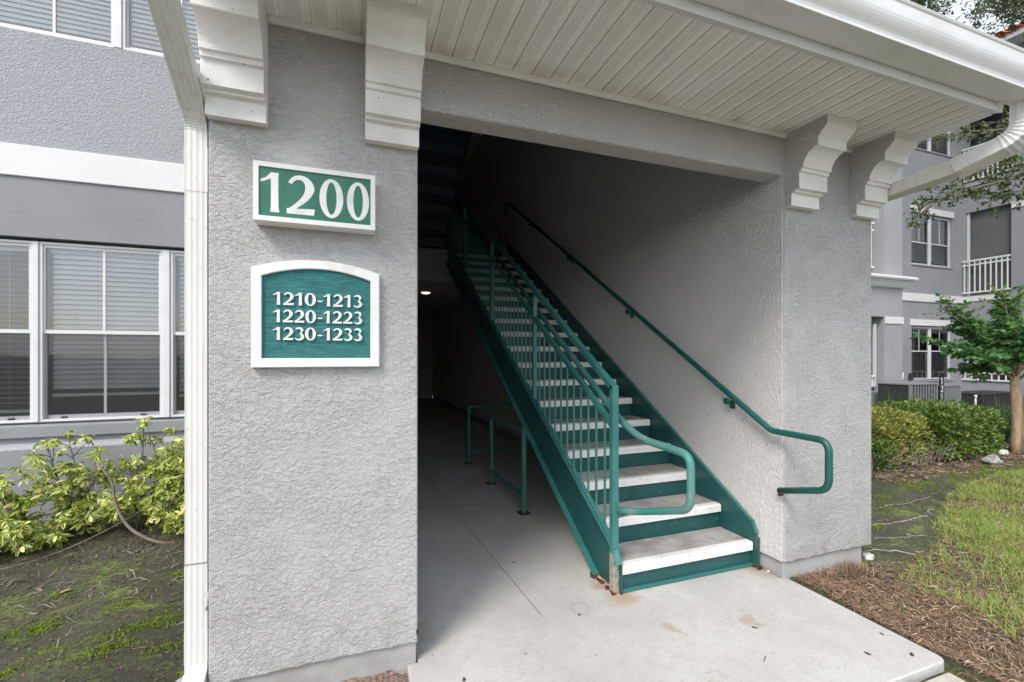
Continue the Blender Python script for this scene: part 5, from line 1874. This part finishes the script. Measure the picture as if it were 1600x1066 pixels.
# ------------------------------------------------------------------ live oak overhead on the right
ok_ = thing('live_oak', 'large live oak hanging leafy twigs before the neighbouring building', 'tree', (15.5, -1.5, 0))
r2 = random.Random(31)
bm = bmesh.new()
branch_mesh(bm, [(15.5, -1.5, -0.3), (15.4, -1.45, 1.5), (15.1, -1.3, 3.2), (14.6, -0.9, 4.8), (13.8, -0.3, 6.4)], 0.34, 0.20, 14)
bm_done('trunk', bm, M['bark'], ok_, smooth=True)
PSI = radians(19.8)
def from_view(u, v, zc):
    """place by bearing and distance worked out once from the photograph (world metres)"""
    xc = (u - 800) / 700 * zc
    z = H_EYE + (556 - v) / 700 * zc
    return Vector((xc * cos(PSI) + zc * sin(PSI), -xc * sin(PSI) + zc * cos(PSI), z))
bm = bmesh.new()
LP, LN = [], []
def twig_chain(pts, r0, nleaf, spread, nsub, sublen):
    pts = [Vector(p) for p in pts]
    path = round_path(pts, 0.5, 3)
    branch_mesh(bm, path, r0, 0.004, 6)
    m = len(path)
    for i in range(nsub):
        f = 0.12 + 0.88 * (i + r2.random()) / nsub
        k = min(m - 2, int(f * (m - 1)))
        p = path[k].lerp(path[k + 1], f * (m - 1) - k)
        t = (path[k + 1] - path[k]).normalized()
        d = (t * 0.7 + Vector((r2.gauss(0, .6), r2.gauss(0, .6), r2.gauss(-0.15, .5)))).normalized()
        L = sublen * r2.uniform(0.4, 1.15)
        tip = p + d * L
        w = wobble(p, tip, 3, 0.07, r2)
        branch_mesh(bm, w, 0.0045, 0.0014, 4)
        for q in range(nleaf):
            g_ = r2.uniform(0.25, 1.0) ** 0.7
            LP.append(p.lerp(tip, g_) + Vector((r2.gauss(0, spread), r2.gauss(0, spread), r2.gauss(0, spread))))
            LN.append(d + Vector((r2.gauss(0, .7), r2.gauss(0, .7), r2.gauss(0, .7))))
fv = from_view
hub = Vector((13.6, -0.2, 6.5))
# hanging sprays (bearing/height read from the photograph, 6.5 to 8 m away)
b1 = [hub, fv(1750, 215, 7.4), fv(1640, 262, 7.2), fv(1560, 285, 7.0), fv(1500, 300, 6.9), fv(1455, 318, 6.9), fv(1425, 345, 6.8)]
b2 = [hub, fv(1740, 190, 7.6), fv(1620, 240, 7.3), fv(1545, 262, 7.2), fv(1480, 290, 7.1)]
b3 = [hub, fv(1720, 150, 7.8), fv(1620, 190, 7.7), fv(1560, 205, 7.6), fv(1490, 205, 7.5), fv(1440, 225, 7.4)]
b4 = [hub, fv(1730, 250, 7.0), fv(1640, 290, 6.9), fv(1580, 300, 6.8), fv(1530, 312, 6.8)]
b5 = [hub, fv(1720, 170, 8.2), fv(1600, 185, 8.0), fv(1530, 195, 8.0)]
b6 = [hub, fv(1760, 230, 7.0), fv(1650, 250, 6.8), fv(1590, 262, 6.6)]
for pth, ns, nl in ((b1, 60, 11), (b2, 44, 13), (b3, 36, 10), (b4, 46, 13), (b5, 60, 15), (b6, 52, 14)):
    twig_chain(pth, 0.03, nl, 0.022, ns, 0.30)
# upper crown
for i in range(92):
    u, v, zc = r2.uniform(1425, 1700), r2.uniform(-110, 85), r2.uniform(9.0, 12.5)
    if (1452 < u < 1535 and r2.random() < 0.80) or (u > 1520 and v > 18):
        continue
    e = fv(u, v, zc)
    a = hub + Vector((r2.uniform(-.5, .5), r2.uniform(-.5, .5), r2.uniform(0, 1.5)))
    twig_chain([a, a.lerp(e, 0.5) + Vector((0, 0, 0.5)), e], 0.035, 15, 0.05, 16, 0.55)
for i in range(330):
    u, v, zc = r2.uniform(1420, 1660), r2.uniform(-70, 92), r2.uniform(9.0, 13.0)
    hole = sin(u * 0.055 + 1.0) * cos(v * 0.07 + u * 0.021) + 0.35 * sin(u * 0.16 + v * 0.13)
    if (u > 1540 and v > 36) or hole > 0.42 or (1462 < u < 1530 and r2.random() < 0.72):
        continue
    c_ = fv(u, v, zc)
    for q in range(4):
        d = Vector((r2.gauss(0, 1), r2.gauss(0, 1), r2.gauss(0, 0.7))).normalized()
        tip = c_ + d * r2.uniform(0.15, 0.42)
        branch_mesh(bm, [c_, c_.lerp(tip, 0.5) + Vector((0, 0, 0.02)), tip], 0.006, 0.002, 4)
        for k_ in range(26):
            g_ = r2.uniform(0.1, 1.05)
            LP.append(c_.lerp(tip, g_) + Vector((r2.gauss(0, .045), r2.gauss(0, .045), r2.gauss(0, .04))))
            LN.append(d + Vector((r2.gauss(0, .8), r2.gauss(0, .8), r2.gauss(0, .8))))
bm_done('branches', bm, M['bark'], ok_, smooth=True)
V, F = leaf_cloud(np.array(LP), np.array(LN), 0.074, 0.036, fold=0.15, droop=0.1, jitter=0.3)
o = put('foliage', np_mesh('foliage', V, F, M['oak']), ok_)
o['kind'] = 'stuff'

# ------------------------------------------------------------------ left bed shrubs
shrub_var('variegated shrub at the far left of the bed, cut by the picture edge', (-2.28, 4.30, 0.05), [(-2.55, 4.4, 0.66), (-2.35, 4.2, 0.55), (-2.5, 4.1, 0.30), (-2.2, 4.25, 0.42), (-2.05, 4.1, 0.22), (-2.7, 4.2, 0.45), (-2.4, 3.95, 0.25), (-2.15, 3.98, 0.28)], 1, 9)
shrub_var('tall open variegated shrub left of the bent stem', (-1.98, 4.42, 0.05), [(-2.22, 4.50, 0.80), (-2.12, 4.55, 0.86), (-1.92, 4.5, 0.70), (-2.05, 4.4, 0.62), (-1.85, 4.45, 0.60), (-2.20, 4.4, 0.52), (-1.9, 4.25, 0.25), (-1.78, 4.3, 0.30)], 2, 6)
bent = [(-1.18, 4.02, 0.075), (-1.36, 4.03, 0.10), (-1.56, 4.10, 0.21), (-1.66, 4.16, 0.38), (-1.69, 4.20, 0.56), (-1.80, 4.24, 0.68)]
shrub_var('variegated shrub with a bare bent stem and tall tip in the middle of the bed', (-1.55, 4.45, 0.05), [(-1.62, 4.55, 0.94), (-1.55, 4.5, 0.80), (-1.72, 4.5, 0.62), (-1.50, 4.45, 0.62), (-1.60, 4.4, 0.48), (-1.72, 4.3, 0.36)], 3, 5, [(bent, 0.013, 0.008),
    ([(-2.3, 3.85, 0.08), (-1.95, 4.0, 0.10), (-1.6, 4.2, 0.24), (-1.3, 4.4, 0.45)], 0.006, 0.004), ([(-1.34, 4.7, 0.4), (-1.32, 4.72, 0.74)], 0.005, 0.002)])
shrub_var('dense rounded variegated shrub beside the downspout', (-1.18, 4.35, 0.05), [(-1.30, 4.45, 0.74), (-1.14, 4.4, 0.66), (-1.0, 4.35, 0.60), (-1.40, 4.3, 0.55), (-1.25, 4.2, 0.45), (-1.05, 4.15, 0.35), (-1.35, 4.15, 0.30), (-0.92, 4.2, 0.45), (-1.15, 4.05, 0.25), (-1.28, 4.25, 0.6), (-1.0, 4.3, 0.2), (-0.85, 4.4, 0.62)], 4, 10)

# ------------------------------------------------------------------ ground litter, grass, stones
def gz(x, y):
    return float(ground_h(x, y))

def inside_poly(x, y, poly):
    c = np.zeros(len(x), bool)
    j = len(poly) - 1
    for i in range(len(poly)):
        xi, yi = poly[i]
        xj, yj = poly[j]
        cond = ((yi > y) != (yj > y)) & (x < (xj - xi) * (y - yi) / (yj - yi + 1e-12) + xi)
        c ^= cond
        j = i
    return c

def fbm(x, y, s=1.0):
    return (np.sin(x * 3.1 * s + 1.3 * np.sin(y * 2.3 * s)) + np.sin(y * 4.7 * s + 1.1 * np.sin(x * 3.7 * s + 1)) * 0.6 + 0.4 * np.sin(x * 9.3 * s + y * 7.1 * s)) / 2.0

# lawn at the right, with a ragged edge
n = 150000
x = RNG.uniform(2.95, 8.6, n)
y = RNG.uniform(0.5, 3.35, n)
lawn = [(7.4, 3.25), (6.05, 2.98), (5.55, 2.74), (4.95, 2.46), (4.35, 2.22), (3.72, 2.06), (3.42, 1.86), (3.40, 1.62), (3.3, 1.30), (3.0, 0.9), (3.0, 0.5), (8.6, 0.5), (8.6, 3.2)]
jx = x + 0.10 * fbm(x * 3, y * 3)
jy = y + 0.07 * fbm(y * 3, x * 3)
keep = inside_poly(jx, jy, lawn)
patch = fbm(x * 1.3 + 2, y * 1.9)
dist = np.clip((x - 3.3) / 1.3, 0, 1)
keep &= (RNG.uniform(0, 1, n) < np.clip(0.52 + patch * 0.9 + 0.6 * fbm(x * 5, y * 6), 0.10, 1.0) * np.clip(0.55 + dist * 0.6, 0, 1))
thatch_strip = x < 3.45
keep &= ~(thatch_strip & (RNG.uniform(0, 1, n) < 0.6))
xx, yy = x[keep], y[keep]
P = np.stack([xx, yy, ground_h(xx, yy) - 0.004], 1)
o = put('lawn_grass', blades(P, 0.072, 0.0060, 0.95, 'lawn_grass', M['blade'], 2))
kind(o, 'stuff', 'patchy bright green lawn grass at the right')
# straw and thatch: flat lying blades
def straw(P, L, W, name, mat, lift=0.01):
    n = len(P)
    a = RNG.uniform(0, 2 * pi, n)
    L = L * RNG.uniform(0.4, 1.4, n)
    D = np.stack([np.cos(a), np.sin(a), RNG.normal(0, 0.16, n)], 1) * L[:, None] / 2
    S_ = np.stack([-np.sin(a), np.cos(a), RNG.normal(0, 0.3, n)], 1) * (W * RNG.uniform(0.6, 1.3, n))[:, None] / 2
    B_ = np.array([0, 0, 1.0]) * (RNG.uniform(-0.1, 0.22, n) * L)[:, None]
    V = np.stack([P - D - S_ * .6, P - D + S_ * .6, P + B_ + S_, P + B_ - S_, P + D + S_ * 0.3, P + D - S_ * 0.3], 1).reshape(-1, 3)
    b = (np.arange(n) * 6)[:, None]
    F = np.concatenate([b + np.array([[0, 1, 2, 3]]), b + np.array([[3, 2, 4, 5]])], 0)
    return np_mesh(name, V, F, mat)
n = 60000
x = RNG.uniform(2.76, 5.2, n)
y = RNG.uniform(0.7, 2.6, n)
zone = [(2.80, 2.22), (3.0, 2.24), (3.55, 2.22), (3.85, 2.10), (4.4, 2.12), (4.6, 1.7), (4.4, 1.2), (3.9, 0.7), (2.72, 0.7), (2.78, 1.3), (2.80, 1.6)]
keep = inside_poly(x + 0.05 * fbm(x * 4, y * 4), y, zone)
dens = np.clip(1.2 - (x - 2.8) / 1.0, 0.06, 1) * (0.55 + 0.45 * (fbm(x * 2.2, y * 2.7) > -0.25))
keep &= RNG.uniform(0, 1, n) < dens
xx, yy = x[keep], y[keep]
P = np.stack([xx, yy, ground_h(xx, yy) + RNG.uniform(0.0, 0.022, len(xx))], 1)
o = put('dead_thatch', straw(P, 0.050, 0.0038, 'dead_thatch', M['straw']))
kind(o, 'stuff', 'brown dead grass thatch along the edge of the walkway')
# standing straw tufts at the foundation
P = []
for cx, cy, k_ in ((3.33, 2.17, 260), (3.25, 2.15, 160), (2.92, 2.13, 90), (3.08, 2.15, 120), (3.4, 2.1, 90)):
    P += [(cx + random.gauss(0, .035), cy + random.gauss(0, .02), -0.03) for _ in range(k_)]
o = put('straw_tufts', blades(np.array(P), 0.075, 0.0035, 1.1, 'straw_tufts', M['straw'], 2))
kind(o, 'stuff', 'dry straw tufts against the foundation of the right pier')
# thinner straw in the lawn
n = 42000
x = RNG.uniform(3.3, 8.4, n)
y = RNG.uniform(0.6, 3.2, n)
k2 = inside_poly(x, y, lawn)
x, y = x[k2], y[k2]
P = np.stack([x, y, ground_h(x, y) + RNG.uniform(0.002, 0.032, len(x))], 1)
o = put('lawn_straw', straw(P, 0.055, 0.0042, 'lawn_straw', M['straw']))
kind(o, 'stuff', 'dry blades mixed into the lawn')
# moss cushions
def moss_patch(cx, cy, r, n, stretch=1.0, ang=0.0):
    a = RNG.uniform(0, 2 * pi, n)
    q = np.abs(RNG.normal(0, 0.5, n)) * r * (0.7 + 0.3 * np.sin(a * 3 + cx * 9) + 0.25 * np.sin(a * 7 + cy * 5))
    X_, Y_ = q * np.cos(a) * stretch, q * np.sin(a)
    return np.stack([cx + X_ * cos(ang) - Y_ * sin(ang), cy + X_ * sin(ang) + Y_ * cos(ang)], 1)
Q = []
for (cx, cy, r, n_p, s_, an_) in ((-1.52, 2.98, 0.13, 1300, 2.0, 0.3), (-1.02, 2.86, 0.12, 1500, 2.4, 0.7), (-0.90, 2.96, 0.11, 1200, 2.5, 0.6), (-1.30, 2.72, 0.12, 1000, 2.0, 0.4), (-1.75, 2.95, 0.10, 700, 2.0, 0.2),
                                  (-1.18, 3.10, 0.10, 600, 2.2, 0.4), (-1.62, 3.35, 0.12, 500, 2.0, 0.2), (-1.05, 3.45, 0.10, 400, 2, 0.5), (-0.86, 2.70, 0.09, 900, 2.0, 0.7), (-1.9, 3.15, 0.1, 500, 2, 0.1),
                                  (-1.1, 2.68, 0.09, 900, 2.2, 0.6), (-1.45, 2.62, 0.1, 700, 2, 0.4)):
    Q.append(moss_patch(cx, cy, r, n_p, s_, an_))
Q = np.concatenate(Q)
P = np.stack([Q[:, 0], Q[:, 1], ground_h(Q[:, 0], Q[:, 1]) - 0.002], 1)
o = put('moss', blades(P, 0.011, 0.006, 0.8, 'moss', M['moss'], 1))
kind(o, 'stuff', 'bright green moss patches on the bare soil at the left')
Q = []
for (cx, cy, r, n_p) in ((4.75, 2.95, 0.35, 1800), (6.3, 3.4, 0.6, 2600), (7.3, 3.55, 0.7, 4200), (8.2, 3.5, 0.6, 4000), (5.4, 3.2, 0.4, 1200), (4.3, 2.6, 0.2, 500), (9.0, 3.5, 0.5, 2500)):
    Q.append(moss_patch(cx, cy, r, n_p, 1.6, 0.25))
Q = np.concatenate(Q)
P = np.stack([Q[:, 0], Q[:, 1], ground_h(Q[:, 0], Q[:, 1]) - 0.002], 1)
o = put('moss', blades(P, 0.013, 0.010, 0.8, 'moss', M['moss'], 1))
kind(o, 'stuff', 'moss on the bare soil between the lawn and the shrubs')
# mulch chips under shrubs and in the pocket by the left pier
def chips(regions, name, mat, size, label):
    V, F = [], []
    for (x0, x1, y0, y1, n_) in regions:
        xs_ = RNG.uniform(x0, x1, n_)
        ys_ = RNG.uniform(y0, y1, n_)
        zs_ = ground_h(xs_, ys_)
        for a_, b_, c_ in zip(xs_, ys_, zs_):
            if 0.25 < a_ < 2.78:
                continue
            s_ = size * RNG.uniform(0.4, 1.3)
            d = RNG.normal(0, 1, (4, 3)) * s_ * np.array([1, 1, 0.45])
            b0 = len(V)
            V += [tuple(np.array([a_, b_, c_ + s_ * 0.3]) + q) for q in d]
            F += [(b0, b0 + 1, b0 + 2), (b0, b0 + 2, b0 + 3), (b0, b0 + 3, b0 + 1), (b0 + 1, b0 + 3, b0 + 2)]
    me = mesh_from(name, V, F, mat)
    kind(put(name, me), 'stuff', label)
g = G('mulch_chip')
r_is = g.n('NewGeometry').outputs['Random Per Island']
M['chip'] = g.done(g.mix(r_is, (0.10, 0.055, 0.045), (0.30, 0.20, 0.16)), 0.9)
g = G('bed_litter')
r_is = g.n('NewGeometry').outputs['Random Per Island']
M['bedlit'] = g.done(g.mix(r_is, (0.045, 0.032, 0.024), (0.17, 0.12, 0.085)), 0.95)
chips([(-0.56, 0.25, 1.6, 2.2, 2600)], 'stone_mulch', M['chip'], 0.006, 'reddish stone mulch in the pocket beside the left pier')
chips([(6.0, 9.6, 3.45, 4.3, 3200), (9.2, 11.0, 3.4, 4.4, 1200)], 'bark_mulch', M['chip'], 0.016, 'reddish bark mulch under the clipped shrubs')
chips([(-2.7, -0.7, 3.75, 4.85, 5200), (-2.7, -0.68, 2.3, 3.75, 3800)], 'bed_litter', M['bedlit'], 0.0065, 'dark bark litter under the variegated shrubs')
# straw twigs on the left bed
n = 420
x = RNG.uniform(-2.5, -0.72, n)
y = 3.55 + RNG.normal(0, 0.38, n)
P = np.stack([x, y, ground_h(x, y) + 0.006], 1)
o = put('dry_twigs', straw(P, 0.10, 0.0035, 'dry_twigs', M['root']))
kind(o, 'stuff', 'pale dry twigs scattered on the bare soil at the left')
n = 500
x = RNG.uniform(3.4, 6.2, n)
y = RNG.uniform(2.2, 3.4, n)
P = np.stack([x, y, ground_h(x, y) + 0.006], 1)
o = put('dry_twigs', straw(P, 0.06, 0.0035, 'dry_twigs', M['root']))
kind(o, 'stuff', 'pale dry bits on the bare soil right of the pier')

# fallen leaves on the left bed, each its own
def dry_leaf(label, x, y, s, rz, z=None, mat='litter'):
    V = [(-1, 0, 0.05), (-0.4, 0.42, 0.22), (0.4, 0.38, 0.20), (1.05, 0, 0.02), (0.4, -0.40, 0.26), (-0.4, -0.42, 0.20), (0, 0, 0.0)]
    V = [(a * s, b * s, c * s) for a, b, c in V]
    F = [(0, 6, 1), (1, 6, 2), (2, 6, 3), (3, 6, 4), (4, 6, 5), (5, 6, 0)]
    me = mesh_from('dry_leaf', V, F, M[mat])
    o_ = put('dry_leaf', me, None, (x, y, (gz(x, y) if z is None else z) + 0.006), (random.uniform(-.3, .3), random.uniform(-.3, .3), rz))
    return tag(o_, label, 'leaf', 'fallen dry leaves')
dry_leaf('orange brown dry leaf in the soil under the bent stem', -1.42, 3.86, 0.035, 0.4)
dry_leaf('rust brown dry leaf lying left of the bent stem foot', -1.66, 3.88, 0.035, 2.2)
dry_leaf('single tan dry leaf in the open soil below the shrubs', -1.30, 3.62, 0.028, 1.3)
dry_leaf('curled dark brown leaf in the middle of the left soil', -1.58, 3.36, 0.034, 0.2)
dry_leaf('pale dry leaf on the soil beside the downspout', -1.02, 3.82, 0.026, 0.7)
dry_leaf('tan dry leaf in the thatch near the right pier foot', 2.98, 2.02, 0.022, 0.7)
dry_leaf('dark leaf scrap on the first stair tread beside the newel', 1.655, 2.52, 0.014, 0.9, RISE)

# bleached roots over the right-hand soil
def root(label, pts, r):
    rw = random.Random(int(r * 1e5) + len(pts))
    q_ = []
    for i in range(len(pts) - 1):
        for k in range(5):
            t = k / 5
            a, b = pts[i][0] * (1 - t) + pts[i + 1][0] * t, pts[i][1] * (1 - t) + pts[i + 1][1] * t
            q_.append((a + rw.gauss(0, 0.012), b + rw.gauss(0, 0.022)))
    q_.append(pts[-1])
    p_ = [Vector((a, b, gz(a, b) + rw.uniform(-0.004, 0.006))) for a, b in q_]
    o_ = tube('exposed_root', round_path(p_, 0.3, 3), r * 0.55, M['root'], None, 7)
    return tag(o_, label, 'root', 'exposed tree roots on the bare soil')
root('long pale root running across the soil right of the pier', [(3.95, 2.72), (4.4, 2.62), (4.85, 2.62), (5.3, 2.72), (5.5, 2.82)], 0.010)
root('thin pale root farther from the camera right of the pier', [(4.4, 3.05), (4.9, 2.96), (5.4, 2.98), (6.0, 3.08)], 0.007)
root('short knotted root beside the pier corner', [(3.72, 2.36), (3.9, 2.30), (4.02, 2.20), (4.15, 2.18)], 0.009)
root('thin root nearest the lawn edge', [(3.85, 2.55), (4.3, 2.42), (4.55, 2.36)], 0.006)

def rock(label, x, y, s, seed, mat='stone', group=None, z=None):
    bm = bmesh.new()
    bmesh.ops.create_icosphere(bm, subdivisions=3, radius=1.0)
    r3 = random.Random(seed)
    ph = [r3.uniform(0, 6) for _ in range(6)]
    for v in bm.verts:
        c = v.co
        k_ = 1 + 0.16 * sin(c.x * 3 + ph[0]) * cos(c.y * 4 + ph[1]) + 0.10 * sin(c.z * 7 + ph[2]) + 0.05 * sin(c.x * 13 + c.y * 11 + ph[3])
        v.co = Vector((c.x * s * k_ * 1.15, c.y * s * k_ * 0.9, c.z * s * k_ * 0.72))
    o_ = bm_done('rock', bm, M[mat], None, (x, y, (gz(x, y) if z is None else z) + s * 0.35), smooth=True)
    return tag(o_, label, 'rock', group)
rock('white lump of shell rock at the foot of the right pier', 3.66, 2.26, 0.036, 1)
rock('smaller white rock half behind the right pier corner', 3.60, 2.35, 0.020, 2)
rock('small white pebble by the dead grass at the walkway edge', 2.99, 2.10, 0.010, 3)
rock('tiny white pebble next to the foundation', 3.02, 2.13, 0.008, 4)
rock('white pebble by the stair foot at the wall', 2.715, 2.315, 0.011, 5, z=0.0)
rock('round grey rock left of the small tree trunk', 9.45, 4.05, 0.10, 6, 'gstone')
rock('flat white rock left of the small tree trunk', 9.40, 3.92, 0.075, 7)
rock('white rock lying in front of the small tree trunk', 9.72, 3.72, 0.08, 8)
rock('long flat grey rock on the mulch before the green shrub', 8.45, 3.62, 0.11, 9, 'gstone')
# rubble row at the foot of the downspout
for i, (x_, y_, s_) in enumerate(((-0.70, 2.42, .030), (-0.74, 2.36, .026), (-0.68, 2.33, .024), (-0.77, 2.29, .028), (-0.72, 2.24, .024), (-0.80, 2.22, .030), (-0.69, 2.48, .024), (-0.83, 2.16, .026), (-0.76, 2.18, .022))):
    o_ = rock('rough grey rubble stone in the row left of the downspout foot', x_, y_, s_, 20 + i, 'gstone', 'rubble stones at the downspout foot')
bm = bmesh.new()
bm_prism(bm, [(-0.90, 2.02), (-0.66, 2.02), (-0.64, 2.36), (-0.70, 2.36)], 0.02, 0.085, 'z')
bmesh.ops.recalc_face_normals(bm, faces=bm.faces)
bmesh.ops.bevel(bm, geom=list(bm.edges), offset=0.01, segments=2, affect='EDGES')
tag(bm_done('splash_block', bm, M['gstone']), 'rough grey concrete splash block under the downspout shoe', 'splash block')

# spots, twig and flakes on the walkway
def spot(x, y, r, label=None):
    V = [(0, 0, 0.003)]
    m = 9
    for i in range(m):
        a = 2 * pi * i / m
        k_ = r * random.uniform(0.7, 1.2)
        V.append((cos(a) * k_ * 1.4, sin(a) * k_ * 0.8, 0.0006))
    F = [(0, 1 + i, 1 + (i + 1) % m) for i in range(m)]
    o_ = put('gum_spot', mesh_from('gum_spot', V, F, M['gum']), None, (x, y, 0.0006), (0, 0, random.uniform(0, 3)))
    return tag(o_, label, 'gum spot', 'dark spots on the walkway')
def on_floor(u, v):
    t = H_EYE / ((v - 556) / 700)
    xc = (u - 800) / 700 * t
    return (xc * cos(PSI) + t * sin(PSI), -xc * sin(PSI) + t * cos(PSI))
for (u, v, r, lb) in ((1179, 981, 0.011, 'black spot on the walkway below the rusty stain'), (803, 879, 0.010, 'black spot on the walkway left of the stair foot'), (655, 884, 0.006, 'small dark spot on the walkway beside the left pier'),
                      (725, 1062, 0.010, 'grey flake on the walkway at the bottom of the picture'), (932, 1024, 0.004, 'tiny black chip in the middle of the walkway'), (905, 961, 0.009, 'grey smudge spot left of the newel foot'),
                      (1378, 991, 0.009, 'dark spot near the right edge of the walkway'), (1355, 1021, 0.012, 'wide dark spot near the walkway corner'), (1425, 1023, 0.013, 'dark scuff at the walkway corner'),
                      (1480, 1037, 0.005, 'tiny spot at the very corner of the walkway'), (1017, 961, 0.003, 'pin-sized dark speck below the first riser'), (656, 793, 0.014, 'dark spot deep in the passage by the left wall'),
                      (735, 757, 0.012, 'dark spot near the under-stair barrier'), (840, 800, 0.012, 'dark spot right of the barrier base plate'), (677, 849, 0.006, 'faint speck on the passage floor')):
    x_, y_ = on_floor(u, v)
    spot(x_, y_, r, lb)
x_, y_ = on_floor(1195, 1031)
o_ = tube('twig', [(x_ - 0.02, y_ - 0.012, 0.004), (x_, y_, 0.006), (x_ + 0.022, y_ + 0.014, 0.004)], 0.0018, M['gum'], None, 5)
tag(o_, 'thin dark twig lying on the walkway', 'twig')
# peeling flake of sealant on the downspout
o_ = tube('dried_sealant_strip', [(-0.568, 2.214, 0.50), (-0.563, 2.205, 0.47), (-0.567, 2.208, 0.44), (-0.572, 2.204, 0.425)], 0.004, M['root'], None, 5)
tag(o_, 'peeling brown strip between the downspout and the left pier', 'debris')
